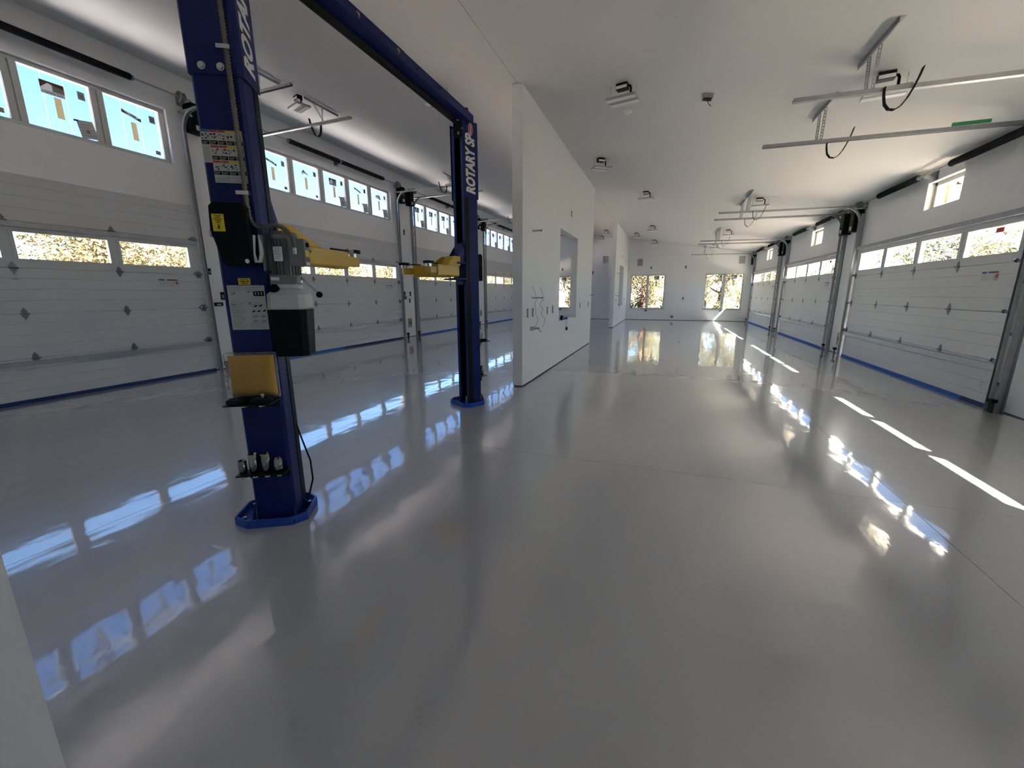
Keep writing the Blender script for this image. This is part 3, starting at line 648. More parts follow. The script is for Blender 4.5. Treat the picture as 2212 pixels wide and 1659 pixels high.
def make_column(side):
    s = 1 if side == 'L' else -1                     # mirror in local x for the right-hand column
    O = OL if side == 'L' else OR_
    c = MB(); X0, X1 = -.085, .158
    cpoly = [(X0, .10), (X0, -.095), (X0 + .012, -.105), (X1 - .018, -.105), (X1, -.088), (X1, .10), (X1 - .055, .10), (X1 - .055, .088), (X1 - .012, .088), (X1 - .012, -.093), (X0 + .012, -.093), (X0 + .012, .088), (X0 + .055, .088), (X0 + .055, .10)]
    c.prism([(s * x, y) for x, y in cpoly], 'z', .012, 3.40, BLUE)
    colo = c.build('column', lift); colo.location = (O[0] - LROOT[0], O[1] - LROOT[1], 0); colo.rotation_euler = (0, 0, R(30 if side == 'L' else 150))
    def sub(b, name, bevel=0.0): return b.build(name, colo, bevel=bevel)
    mp = [(s * x, y) for x, y in OCT]
    b = MB(); b.prism(mp, 'z', 0, .012, BLUE_LIT); ring_prism(b, mp if s > 0 else mp[::-1], .014, 0, .055, BLUE_LIT); sub(b, 'base_plate', .002)
    for gx in (X0 - .004, X1 + .004 - .008):
        b = MB(); b.prism([(-.105, .012), (-.152, .012), (-.152, .03), (-.105, .14)], 'x', s * gx - .005, s * gx + .005, BLUE); sub(b, 'gusset')
    b = MB(); b.prism([(X1 * 1.0, .012), (.215, .012), (.215, .03), (X1, .10)], 'y', .03, .04, BLUE) if s > 0 else b.prism([(-X1, .012), (-.215, .012), (-.215, .03), (-X1, .10)], 'y', .03, .04, BLUE); sub(b, 'gusset')
    for bx, by in ((-.165, -.085), (.19, -.05), (.19, .075), (.0, -.135), (-.18, .1), (.1, .165)):
        b = MB(); bolt(b, (s * bx, by, .012), (0, 0, 1), .012, .035); sub(b, 'anchor_bolt')
    # black guard strip by the mouth; black sheets paint the shade inside the channel
    b = MB(); b.box(*sorted((s * X1, s * (X1 + .004))), .035, .098, .06, 3.38, BLKST); sub(b, 'guard_strip')
    b = MB(); b.box(*sorted((s * (X0 + .014), s * (X1 - .014))), -.09, -.086, .02, 3.38, BLKST); b.box(*sorted((s * (X1 - .04), s * (X1 - .016))), -.085, .085, .02, 3.38, BLKST); b.box(*sorted((s * (X0 + .016), s * (X0 + .03))), -.085, .085, .02, 3.38, BLKST); sub(b, 'channel_shade')
    b = MB(); b.cyl((s * .05, .02, .05), (s * .05, .02, 3.36), .004, STEEL, n=6); sub(b, 'cable')
    b = MB(); b.cyl((s * .02, -.03, .02), (s * .02, -.03, 1.6), .03, BLKST, n=14); sub(b, 'cylinder_ram')
    b = MB(); b.box(*sorted((s * .06, s * .10)), .06, .095, .012, .12, GREYTX); sub(b, 'foot_block')
    # extension sleeve
    e0, e1 = X0 - .012, X1 + .012
    b = MB(); pr = [(e0, .112), (e0, -.106), (e0 + .012, -.118), (e1 - .018, -.118), (e1, -.10), (e1, .112), (e1 - .004, .112), (e1 - .004, -.10), (e1 - .019, -.107), (e0 + .013, -.107), (e0 + .006, -.10), (e0 + .006, .112)]
    b.prism([(s * x, y) for x, y in pr], 'z', 2.60, 3.44, BLUE); ext = sub(b, 'extension', .002)
    b = MB(); bolt(b, (s * -.02, -.118, 2.635), (0, -1, 0), .013, .01); bolt(b, (s * .07, -.118, 2.635), (0, -1, 0), .013, .01); sub(b, 'sleeve_bolts')
    # lettering on the side that faces the hall
    sx = s * (e1 + .0008); b = MB()
    vs, fs = text_mesh('ROTARY SP', .170, WHITE, shear=.22, offset=.0085)
    w = max(v.x for v in vs) - min(v.x for v in vs); k = .66 / w
    zm = 2.64 + .33
    def side_pt(v, kk, zmid, ymid):   # text runs upwards; letter tops towards the column's outside when seen from the hall
        t_, h_ = v.x * kk, v.y
        return (sx, ymid - s * 0 + (h_ if side == 'R' else -h_) * (1 if True else 1), zmid + t_)
    # left column seen from +x: up direction of letters must point to the viewer's left
    def place_text(vs, fs, kk, zmid, ymid, mt, lift_, sc=1.0):
        pts = []
        for v in vs:
            h_ = v.y * sc
            pts.append((sx + s * lift_, ymid - h_, zmid + v.x * kk) if s > 0 else (sx + s * lift_, ymid + h_, zmid + v.x * kk))
        b.add(pts, fs, mt)
    place_text(vs, fs, k, zm, .0, WHITE, .0004)
    ov = [(.058 * math.cos(t), .030 * math.sin(t), 0) for t in [2 * math.pi * i / 24 for i in range(24)]]
    def oval(scale, mt, l): 
        b.add([(sx + s * l, .012 * s * 0 + (-.005) + scale * q * (-1 if s > 0 else 1), 3.355 + scale * p) for p, q, _ in ov], [tuple(range(24))], mt)
    if side == 'R':
        oval(1.12, WHITE, .0006); oval(1.0, REDP, .001)
        v2, f2 = text_mesh('Rotary', .034, WHITE, shear=.3, offset=.001); b.add([(sx + s * .0016, -.005 + (v.y if s < 0 else -v.y), 3.355 + v.x) for v in v2], f2, WHITE)
    sub(b, 'lettering')
    # carriage with arm mounts
    b = MB(); b.box(*sorted((s * (X0 + .035), s * (X1 - .045))), -.07, .115, 1.58, 2.05, BLUE); b.prism([(s * x, z) for x, z in [(-.10, 1.86), (.17, 1.86), (.13, 2.08), (-.05, 2.08)]], 'y', .112, .124, BLUE); sub(b, 'carriage', .004)
    b = MB(); b.box(*sorted((s * -.11, s * .18)), .10, .26, 1.83, 1.85, BLUE); b.box(*sorted((s * -.11, s * .18)), .10, .26, 1.64, 1.66, BLUE); b.box(*sorted((s * -.11, s * .18)), .10, .112, 1.655, 1.835, BLUE); b.prism([(.112, 1.85), (.25, 1.85), (.112, 2.05)], 'x', s * .15 - .005, s * .15 + .005, BLUE); b.prism([(.112, 1.85), (.25, 1.85), (.112, 2.05)], 'x', s * -.08 - .005, s * -.08 + .005, BLUE); sub(b, 'arm_yoke', .003)
    b = MB()
    for i in range(9): b.cyl((s * -.07, .215, 1.67 + i * .018), (s * -.07, .215, 1.68 + i * .018), .028, STEEL, n=12)
    sub(b, 'arm_restraint_gear')
    # latch cover and warning prints on the outside
    b = MB(); b.prism([(s * x, z) for x, z in [(-.063, 1.945), (-.035, 1.965), (.105, 1.965), (.122, 1.94), (.122, 1.645), (.112, 1.63), (-.01, 1.63), (-.03, 1.65), (-.070, 1.82)]], 'y', -.185, -.105, BLACK); cov = sub(b, 'latch_cover', .01)
    if side == 'L':
        yf = -.1858; b = MB(); b.M = Matrix.Translation((.022, 0, -.025)); b.box(-.072, -.012, yf - .0006, yf, 1.835, 1.925, YELP)
        for i, (w0, w1) in enumerate(((.012, .048), (.018, .042), (.008, .052), (.016, .044), (.02, .04))): b.box(-.072 + w0, -.072 + w1, yf - .0012, yf, 1.915 - .009 * i, 1.918 - .009 * i, BLACK)
        b.add([(-.045, yf - .0012, 1.87), (-.039, yf - .0012, 1.87), (-.039, yf - .0012, 1.856), (-.034, yf - .0012, 1.856), (-.042, yf - .0012, 1.846), (-.05, yf - .0012, 1.856), (-.045, yf - .0012, 1.856)], [(6, 5, 4, 3, 2, 1, 0)], BLACK); sub(b, 'caution_print')
        b = MB(); bolt(b, (-.062, -.17, 1.80), (-1, 0, 0), .02, .012, False); bolt(b, (.10, -.185, 1.655), (0, -1, 0), .008, .006); sub(b, 'cover_knob')
        b = MB(); b.tube([(.122, -.12, 1.80), (.118, -.14, 1.70), (.128, -.145, 1.655), (.150, -.145, 1.655), (.160, -.14, 1.70), (.155, -.12, 1.80)], .011, WHITE, n=8); sub(b, 'white_clip')
        # warning sheet
        b = MB(); yq = -.1052
        def rect(x0, x1, z0, z1, mt, l=1): b.box(x0, x1, yq - .0004 * l, yq, z0, z1, mt)
        x0, wdt = -.080, .041; z1, z0 = 2.338, 2.075
        rect(x0, x0 + wdt, 2.175, z1, PAPER); rect(x0 + wdt, x0 + 5 * wdt, z0, z1, PAPER)
        rnd = random.Random(3)
        def picto(cx, cz, sc):
            for _ in range(7):
                a, c_ = rnd.uniform(-.5, .5) * sc, rnd.uniform(-.45, .45) * sc * .9; p, q = rnd.uniform(.1, .35) * sc, rnd.uniform(.06, .25) * sc
                rect(cx + a - p / 2, cx + a + p / 2, cz + c_ - q / 2, cz + c_ + q / 2, BLACK if rnd.random() < .8 else BROWN, 3)
        for ci in range(5):
            for ri in range(3 if ci else 1):
                xa, za = x0 + ci * wdt, z1 - ri * .0755
                hd = BLUP if ci == 0 else (REDP if ci < 3 else YELP)
                rect(xa + .001, xa + wdt - .001, za - .011, za - .001, hd, 2); picto(xa + wdt / 2, za - .031, .03)
                rect(xa + .002, xa + wdt - .002, za - .072, za - .052, BLACK, 2)
                for i in range(3): rect(xa + .005, xa + wdt - .008 - .004 * i, za - .059 - .005 * i, za - .057 - .005 * i, GREYV, 3)
        for i in range(9): rect(x0 + .004, x0 + wdt - .006 - .003 * (i % 3), 2.25 - .008 * i, 2.253 - .008 * i, GREYV, 2)
        for i in range(5):
            rect(x0 + wdt + .005, x0 + 3 * wdt - .005, 2.103 - .0055 * i, 2.1055 - .0055 * i, GREYV, 2); rect(x0 + 3 * wdt + .003, x0 + 5 * wdt - .005, 2.103 - .0055 * i, 2.1055 - .0055 * i, GREYV, 2)
        sub(b, 'warning_print')
        # instruction sheet and small caution plate
        b = MB(); rect(-.062, .138, 1.268, 1.525, PAPER)
        for i in range(22):
            z = 1.515 - .011 * i
            if 3 <= i <= 6: continue
            rect(-.052, .022 - .01 * (i % 4), z - .004, z, GREYV, 2)
            if i < 3 or i in (8, 9) or i > 18: rect(.034, .125 - .012 * (i % 3), z - .004, z, GREYV, 2)
        rect(.075, .132, 1.463, 1.492, BLACK, 2); rect(.045, .055, 1.484, 1.488, BLACK, 2); rect(.045, .055, 1.42, 1.424, BLACK, 2); rect(-.052, -.028, 1.412, 1.417, BLACK, 2)
        for k_ in range(3): rect(.083 + .016 * k_, .09 + .016 * k_, 1.47, 1.486, GREYV, 3)
        picto(-.03, 1.476, .022)
        def shoe(cx, cz): b.add([(cx - .012, yq - .001, cz - .005), (cx + .008, yq - .001, cz - .004), (cx + .012, yq - .001, cz + .006), (cx + .004, yq - .001, cz + .005)], [(0, 1, 2, 3)], BLACK)
        for cx, cz in ((.075, 1.405), (.103, 1.407), (.062, 1.375), (.09, 1.376), (.12, 1.378)): shoe(cx, cz)
        for cx, cz in ((.07, 1.345), (.115, 1.345), (.07, 1.318), (.115, 1.318)): ringv = [(cx + .018 * math.cos(t), yq - .0008, cz + .009 * math.sin(t)) for t in [2 * math.pi * i / 14 for i in range(14)]]; b.add(ringv, [tuple(range(14))], GREYV)
        sub(b, 'instruction_print')
        b = MB(); rect(.003, .068, 1.528, 1.565, YELP); vs, fs = text_mesh('10,000 LBS', .011, BLACK, offset=.0006); b.add([(.0355 + v.x, yq - .001, 1.546 + v.y) for v in vs], fs, BLACK); vs, fs = text_mesh('4500 kg', .009, BLACK, offset=.0004); b.add([(.0355 + v.x, yq - .001, 1.535 + v.y) for v in vs], fs, BLACK); rect(.015, .055, 1.556, 1.559, BLACK, 2); sub(b, 'caution_print')
    # pad tray and adapter rack
    b = MB(); b.box(*sorted((s * -.105, s * .15)), -.268, -.105, .838, .846, BLKST); b.box(*sorted((s * -.07, s * .145)), -.112, -.105, .79, .846, BLKST); sub(b, 'pad_tray', .002)
    b = MB()
    for px in (-.03, .065): b.cyl((s * px, -.17, .838), (s * px, -.17, .812), .02, STEEL, n=14)
    bolt(b, (s * .03, -.112, .815), (0, -1, 0), .008, .006); sub(b, 'tray_pins')
    b = MB(); b.box(*sorted((s * -.125, s * .155)), -.21, -.105, .376, .384, BLKST); b.box(*sorted((s * -.085, s * .155)), -.112, -.105, .325, .384, BLKST); bolt(b, (s * .02, -.112, .352), (0, -1, 0), .008, .006); sub(b, 'adapter_rack', .002)
    return colo
colL, colR = make_column('L'), make_column('R')
def in_col(side, u, w, z):
    O = OL if side == 'L' else OR_; th = R(30 if side == 'L' else 150); s = 1 if side == 'L' else -1; u *= s
    return (O[0] + u * math.cos(th) - w * math.sin(th), O[1] + u * math.sin(th) + w * math.cos(th), z)

# overhead beam and shut-off bar
b = MB(); bx0, bx1 = -2.415 - LROOT[0], -2.295 - LROOT[0]; y0, y1 = 1.78 - LROOT[1], 4.98 - LROOT[1]
b.prism([(bx0, 3.445), (bx1, 3.445), (bx1, 3.535), (bx1 - .012, 3.535), (bx1 - .012, 3.457), (bx0 + .012, 3.457), (bx0 + .012, 3.535), (bx0, 3.535)], 'y', y0, y1, BLUE); beam = b.build('overhead_beam', lift, bevel=.003)
b = MB(); b.box(bx1 + .0005, bx1 + .008, -1.0, .15, 3.455, 3.53, BLUE); b.build('splice_plate', beam)
for yy in (-.93, -.45, .05): b = MB(); bolt(b, (bx1 + .008, yy, 3.49), (1, 0, 0), .014, .012); b.build('beam_bolt', beam)
for yy in (-.75, -.65, -.3, -.2, .35, .75): MB().cyl((bx1 + .0004, yy, 3.49), (bx1 + .0082, yy, 3.49), .01, BLKST, n=10).build('bolt_hole', beam)
b = MB(); b.cyl((bx0 - .02, y0 + .15, 3.425), (bx0 - .02, y1 - .22, 3.425), .032, RUBBER, n=14); b.build('shutoff_bar', lift)
for sd, yy in (('L', 1.86), ('R', 4.965)):
    b = MB(); ya = yy - LROOT[1]; b.box(bx0 - .06, bx1 - .02, ya - .13, ya + .09, 3.40, 3.45, BLKST); b.box(bx0 - .06, bx1 - .06, ya - .17 if sd == 'R' else ya + .1, ya - .12 if sd == 'R' else ya + .15, 3.26, 3.42, BLKST)
    for dx in (.0, .05): bolt(b, (bx1 - .11 + dx, ya - .17, 3.30 + dx), (0, -1, 0), .012, .01)
    b.build('beam_bracket', lift, bevel=.003)
    b = MB(); q = in_col(sd, .03, -.03, 0); b.cyl((q[0] - LROOT[0], q[1] - LROOT[1], 3.38), (q[0] - LROOT[0], q[1] - LROOT[1], 3.62), .04, BLKST, n=14); b.build('cylinder_cap', lift)
q = in_col('R', .03, -.03, 0); q2 = in_col('R', .12, -.09, 0); b = MB()
b.tube([(q[0] - LROOT[0] + (q2[0] - q[0]) * t, q[1] - LROOT[1] + (q2[1] - q[1]) * t, 3.60 + .0 * t - .16 * t ** 3) for t in [i / 12 for i in range(13)]], .004, BLKST, n=6); b.build('cable_loop', lift)

# telescoping arms
def make_arm(p0, p1, z, w=.12, hgt=.12, pads=1, fold=True):
    p0, p1 = Vector(p0), Vector(p1); d = (p1 - p0); L = d.length; ang = math.atan2(d.y, d.x)
    arm = empty('lift_arm', (p0.x - LROOT[0], p0.y - LROOT[1], z), ang, lift)
    b = MB(); b.prism([(-w / 2, -hgt / 2), (-w / 2 + .015, -hgt / 2 - .012), (w / 2 - .015, -hgt / 2 - .012), (w / 2, -hgt / 2), (w / 2, hgt / 2), (-w / 2, hgt / 2)], 'x', .02, L * .80, YELLOW); b.build('outer_beam', arm, bevel=.008)
    b = MB(); b.box(L * .78, L, -w / 2 + .018, w / 2 - .018, -hgt / 2 + .015, hgt / 2 - .03, YELLOW); b.build('inner_beam', arm, bevel=.006)
    b = MB(); b.prism([(0.0, hgt / 2), (L * .45, hgt / 2), (.12, hgt / 2 + .11), (.0, hgt / 2 + .11)], 'y', -w / 2, -w / 2 + .01, YELLOW); b.prism([(0.0, hgt / 2), (L * .45, hgt / 2), (.12, hgt / 2 + .11), (.0, hgt / 2 + .11)], 'y', w / 2 - .01, w / 2, YELLOW)
    b.add([(.12, -w / 2, hgt / 2 + .11), (L * .45, -w / 2, hgt / 2 + .001), (L * .45, w / 2, hgt / 2 + .001), (.12, w / 2, hgt / 2 + .11), (.0, -w / 2, hgt / 2 + .11), (.0, w / 2, hgt / 2 + .11)], [(0, 1, 2, 3), (4, 0, 3, 5)], YELLOW); b.build('gusset', arm)
    b = MB(); b.cyl((L * .97, 0, hgt / 2 - .03), (L * .97, 0, hgt / 2 + .005), .035, STEEL, n=16); b.cyl((L * .97, 0, hgt / 2 + .005), (L * .97, 0, hgt / 2 + .03), .062, RUBBER, n=20); b.build('lift_pad', arm)
    b = MB(); b.tube([(L * .62, -.02, hgt / 2 + .012), (L * .85, -.02, hgt / 2 + .016)], .007, BLKST, n=6); b.cyl((L * .85, -.02, hgt / 2 + .016), (L * 1.0, -.02, hgt / 2 + .02), .02, GREYV, n=10); b.build('pull_handle', arm)
    b = MB(); b.box(L * .16, L * .34, -w / 2 - .0008, -w / 2, -.03, .035, YELP); b.box(L * .17, L * .32, -w / 2 - .0014, -w / 2, .015, .03, BROWN); b.cyl((L * .27, -w / 2 - .0014, -.008), (L * .27, -w / 2, -.008), .014, BROWN, n=12); b.build('caution_print', arm)
    return arm
make_arm((*in_col('L', .10, .20, 0)[:2], 0), (-2.54, 3.02, 0), 1.745); make_arm((*in_col('L', -.05, .20, 0)[:2], 0), (-3.15, 2.45, 0), 1.745)
make_arm((*in_col('R', .10, .20, 0)[:2], 0), (-2.55, 4.22, 0), 1.745); make_arm((*in_col('R', -.05, .20, 0)[:2], 0), (-3.02, 4.42, 0), 1.745)

# power unit on the near column
PW = empty('power_unit', (OL[0] - LROOT[0], OL[1] - LROOT[1], 0), R(30), lift)
cu, cw = .255, -.05
def rsq(h, ch): return [(-h + ch, -h), (h - ch, -h), (h, -h + ch), (h, h - ch), (h - ch, h), (-h + ch, h), (-h, h - ch), (-h, -h + ch)]
def frus(b, h0, h1, z0, z1, mt, ch=.03):
    a = [(cu + x, cw + y, z0) for x, y in rsq(h0, ch)]; c = [(cu + x, cw + y, z1) for x, y in rsq(h1, ch)]
    b.add(a + c, [(i, (i + 1) % 8, 8 + (i + 1) % 8, 8 + i) for i in range(8)] + [tuple(range(8))[::-1], tuple(range(8, 16))], mt)
b = MB(); frus(b, .096, .108, 1.105, 1.385, BLACK); b.build('reservoir', PW, bevel=.006)
b = MB(); frus(b, .112, .112, 1.385, 1.392, TANK); frus(b, .107, .104, 1.392, 1.472, TANK); frus(b, .104, .072, 1.472, 1.505, TANK); frus(b, .07, .07, 1.505, 1.53, TANK); b.build('reservoir_top', PW, bevel=.006)
b = MB(); b.cyl((cu - .05, cw - .055, 1.487), (cu - .058, cw - .085, 1.51), .027, BLACK, n=16); b.build('filler_cap', PW)
b = MB(); b.box(cu - .075, cu + .055, cw - .07, cw + .07, 1.53, 1.582, ALU); b.box(cu + .055, cu + .085, cw - .045, cw - .01, 1.54, 1.575, STEEL); b.box(cu - .07, cu - .025, cw - .0708, cw - .07, 1.553, 1.57, WHITE); b.build('pump_block', PW, bevel=.004)
vs, fs = text_mesh('3', .026, BLACK); b = MB(); b.add([(cu + .035 + v.x, cw - .0709, 1.556 + v.y) for v in vs], fs, GREYTX); b.build('lettering', PW)
b = MB(); b.cyl((cu + .08, cw - .028, 1.57), (cu + .18, cw - .06, 1.475), .007, STEEL, n=8); b.lathe([(.001, -.019), (.012, -.015), (.018, -.006), (.019, .003), (.014, .013), (.001, .019)], (cu + .185, cw - .062, 1.47), BLACK, n=12); b.build('release_lever', PW)
b = MB(); b.cyl((cu, cw, 1.582), (cu, cw, 1.80), .066, ALU, n=24)
for i in range(24):
    t = 2 * math.pi * i / 24; dx, dy = math.cos(t), math.sin(t)
    p = Vector((cu, cw, 0)); o = Vector((dx, dy, 0)); n_ = Vector((-dy, dx, 0)); vs = [p + o * r_ + n_ * q_ + Vector((0, 0, z_)) for z_ in (1.585, 1.785) for r_, q_ in ((.06, -.003), (.078, -.002), (.078, .002), (.06, .003))]
    b.add(vs, [(0, 1, 5, 4), (1, 2, 6, 5), (2, 3, 7, 6), (0, 3, 2, 1), (4, 5, 6, 7)], ALU)
b.lathe([(.079, 1.785), (.079, 1.80), (.072, 1.825), (.03, 1.834), (.0005, 1.834)], (cu, cw, 0), ALU, n=24); b.build('motor', PW)
b = MB(); b.box(cu - .035, cu + .012, cw - .083, cw - .078, 1.66, 1.74, WHITE)
for i in range(6): b.box(cu - .031, cu + .006 - .006 * (i % 3), cw - .0836, cw - .083, 1.73 - .011 * i, 1.733 - .011 * i, GREYTX)
b.build('rating_plate', PW)
b = MB(); b.box(cu + .045, cu + .135, cw - .085, cw + .01, 1.635, 1.785, ALU); b.build('junction_box', PW, bevel=.005)
b = MB(); b.cyl((cu + .135, cw - .04, 1.755), (cu + .147, cw - .04, 1.755), .013, BLACK, n=12); b.box(cu + .1352, cu + .1358, cw - .075, cw - .005, 1.69, 1.725, YELP); b.box(cu + .1352, cu + .1358, cw - .075, cw - .005, 1.66, 1.685, BROWN); b.box(cu + .1352, cu + .1358, cw - .075, cw - .005, 1.64, 1.657, WHITE); b.build('switch_panel', PW)
b = MB(); b.box(.158, cu - .065, cw - .04, cw + .04, 1.60, 1.79, ALU); b.box(.158, .172, cw - .085, cw + .06, 1.59, 1.80, ALU); b.box(.16, cu - .06, cw - .09, cw - .075, 1.59, 1.605, BLUE); b.build('mounting_bracket', PW, bevel=.003)
b = MB(); b.box(.165, .185, cw - .03, cw + .03, 1.35, 1.60, ALU); b.build('support_strap', PW)
# flexible conduit: ridged tube
ctrl = [(.112, -.128, 3.38), (.112, -.128, 3.0), (.112, -.128, 2.5), (.113, -.128, 2.1), (.114, -.130, 1.95), (.125, -.135, 1.88), (.155, -.14, 1.845), (.20, -.14, 1.845), (.25, -.142, 1.855), (.30, -.143, 1.835), (.335, -.14, 1.785), (.338, -.138, 1.735)]
def crom(P, n):
    out = []
    for i in range(len(P) - 1):
        p0, p1, p2, p3 = P[max(i - 1, 0)], P[i], P[i + 1], P[min(i + 2, len(P) - 1)]
        L = (p2 - p1).length; m_ = max(2, int(L / n))
        for k in range(m_):
            t = k / m_; out.append(.5 * ((2 * p1) + (-p0 + p2) * t + (2 * p0 - 5 * p1 + 4 * p2 - p3) * t * t + (-p0 + 3 * p1 - 3 * p2 + p3) * t ** 3))
    return out + [P[-1]]
path = crom([Vector(p) for p in ctrl], .0075)
b = MB(); b.tube(path, lambda i: .0148 if i % 2 else .0095, mat('conduit steel', (.20, .185, .16), .45, .6), n=9); b.build('flexible_conduit', PW)
MB().cyl((.338, -.138, 1.735), (.336, -.136, 1.70), .014, STEEL, n=10).build('conduit_fitting', PW)
for z in (2.72, 2.02, 3.2): MB().box(.07, .135, -.146, -.118 if z > 2.6 else -.106, z - .01, z + .01, STEEL).build('conduit_clamp', PW)
b = MB(); b.tube([(.162, .07, .62), (.185, .09, .48), (.215, .10, .34), (.218, .10, .20), (.19, .09, .10), (.165, .085, .06)], .006, RUBBER, n=8); b.build('power_cable', lift).matrix_local = Matrix.Translation((OL[0] - LROOT[0], OL[1] - LROOT[1], 0)) @ Matrix.Rotation(R(30), 4, 'Z')

# things resting on the racks of the lift
def make_adapter(h, r):
    root = empty('lift_adapter'); b = MB(); b.lathe([(.001, 0), (r * .82, 0), (r, .006), (r, h), (r * .86, h), (r * .80, h - .03), (.001, h - .03)], (0, 0, 0), CHROME, n=22); b.build('sleeve', root)
    MB().cyl((0, 0, -.03), (0, 0, .001), r * .62, STEEL, n=14).build('stub', root); return root
ADL = [('short steel lift adapter at the left end of the near column rack', -.095, .085, .024), ('tall steel lift adapter second from left in the near column rack', -.030, .125, .027), ('tall steel lift adapter second from right in the near column rack', .040, .125, .027), ('short steel lift adapter at the right end of the near column rack', .108, .085, .026)]
for lb, u, h, r in ADL:
    o = make_adapter(h, r); o.location = in_col('L', u, -.165, .3845); tag(o, lb, 'lift adapter', 'steel lift adapters on the lift racks')
for lb, u, h, r in (('tall steel lift adapter on the rack of the far column', .08, .125, .027), ('short steel lift adapter on the rack of the far column', .02, .085, .026)):
    o = make_adapter(h, r); o.location = in_col('R', u, -.165, .3845); tag(o, lb, 'lift adapter', 'steel lift adapters on the lift racks')
def make_pad(screw):
    root = empty('rubber_pad'); b = MB(); b.lathe([(.001, 0), (.058, 0), (.062, .005), (.062, .016), (.057, .020), (.001, .020)], (0, 0, 0), RUBBER, n=24); b.build('disc', root)
    b = MB(); b.cyl((0, 0, .02), (0, 0, .024), .05, RUBBER, n=20); b.build('tread', root)
    if screw: b = MB(); b.cyl((0.012, 0, .024), (.012, 0, .045), .007, STEEL, n=8); b.cyl((.012, 0, .042), (.012, 0, .052), .014, STEEL, n=6); b.build('screw', root)
    return root
o = make_pad(False); o.location = in_col('L', -.048, -.202, .8465); tag(o, 'plain round black rubber lift pad on the near column tray', 'lift pad', 'rubber pads on the lift trays')
o = make_pad(True); o.location = in_col('L', .080, -.202, .8465); tag(o, 'round black rubber lift pad with a bright screw on the near column tray', 'lift pad', 'rubber pads on the lift trays')
o = make_pad(False); o.location = in_col('R', .06, -.202, .8465); tag(o, 'round black rubber lift pad on the tray of the far column', 'lift pad', 'rubber pads on the lift trays')
def pillow(b, x0, x1, y0, y1, z0, z1, mt, puff, jit, seedv, n=14):
    rnd = random.Random(seedv); vs, fs = [], []
    for k in range(2):
        for i in range(n + 1):
            for j in range(n + 1):
                a, c_ = i / n, j / n; e = min(1, 6 * min(a, 1 - a)) * min(1, 6 * min(c_, 1 - c_)); e = max(0, e) ** .5
                y = (y0 if k == 0 else y1); ym = (y0 + y1) / 2; yy = ym + (y - ym) * (.25 + .75 * e)
                jx, jz = (rnd.uniform(-jit, jit), rnd.uniform(-jit, jit)) if k == 0 else (0, 0)
                vs.append((x0 + (x1 - x0) * a + jx * (1 - e), yy + rnd.uniform(-jit, jit) * .4, z0 + (z1 - z0) * c_ + jz * (1 - e)))
    N = (n + 1) ** 2
    for k in range(2):
        for i in range(n):
            for j in range(n):
                q = (k * N + i * (n + 1) + j, k * N + (i + 1) * (n + 1) + j, k * N + (i + 1) * (n + 1) + j + 1, k * N + i * (n + 1) + j + 1); fs.append(q if k == 0 else q[::-1])
    edge = [i * (n + 1) for i in range(n + 1)] + [n * (n + 1) + j for j in range(1, n + 1)] + [i * (n + 1) + n for i in range(n - 1, -1, -1)] + [j for j in range(n - 1, 0, -1)]
    for p, q in zip(edge, edge[1:] + edge[:1]): fs.append((q, p, N + p, N + q))
    b.add(vs, fs, mt, True)
PK = empty('wrapped_pad', in_col('L', .03, -.107, .874), R(30)); tag(PK, 'yellow foam door pad in clear plastic wrap on the near lift column', 'pad', None)
b = MB(); pillow(b, -.124, .122, -.075, -.004, .0, .245, YFOAM, 0, .0012, 4); b.build('foam', PK)
b = MB(); pillow(b, -.140, .138, -.085, -.0, -.008, .262, WRAP, 0, .007, 9, n=20); b.build('plastic_wrap', PK)

# ------------------------------------------------------------------ ceiling lights
def make_light():
    root = empty('ceiling_light')
    b = MB(); b.box(-.09, .06, -.05, .05, -.075, -.004, BLKST); b.build('junction_box', root, bevel=.006)
    MB().box(-.085, .055, -.0505, -.05, -.07, -.035, LENS).build('sensor_window', root)
    b = MB(); b.tube([(.06, 0, -.04), (.085, 0, -.045), (.095, 0, -.07), (.095, 0, -.17)], .014, BLKST, n=8); b.build('conduit', root)
    b = MB(); b.box(-.19, .19, -.125, .125, -.205, -.175, GREYV); b.build('housing', root, bevel=.004)
    for y in (-.08, .08): MB().box(-.185, .185, y - .04, y + .04, -.210, -.2045, LENS).build('lens', root)
    for x in (-.165, .165):
        b = MB()
        for k in range(9): b.cyl((x - .004 * (k % 2), .004 * ((k + 1) % 2), -.175 + .019 * k), (x + .004 * (k % 2), -.004 * ((k + 1) % 2), -.160 + .019 * k), .0035, STEEL, n=5)
        b.build('chain', root)
    return root
LG = [(-.70, 6.15, -12, 'first hanging panel light from the camera in the middle row'), (-.67, 12.3, -6, 'second hanging panel light from the camera in the middle row'), (-.69, 18.4, -5, 'third hanging panel light in the middle row'), (-.72, 23.3, 4, 'last hanging panel light in the middle row by the far wall'),
      (-1.46, 9.5, 35, 'slanted hanging panel light close beside the near partition'), (-1.48, 21.2, 30, 'slanted hanging panel light close beside the far partition'),
      (2.02, 5.95, -8, 'first hanging panel light among the rails along the right wall'), (2.0, 12.17, -6, 'second hanging panel light along the right wall'), (2.0, 17.7, -5, 'third hanging panel light along the right wall'), (2.02, 22.5, 3, 'last hanging panel light along the right wall'),
      (-6.43, 6.5, -20, 'hanging panel light near the left wall above the second garage door'), (-3.46, 6.28, -15, 'hanging panel light half hidden by the lift beam'), (-2.9, 21.2, 20, 'hanging panel light in the gap before the far partition'), (-3.5, 23.9, 0, 'hanging panel light in the far left bay'), (-6.43, 12.3, -10, 'hanging panel light near the left wall above the third garage door')]
lp = make_light()
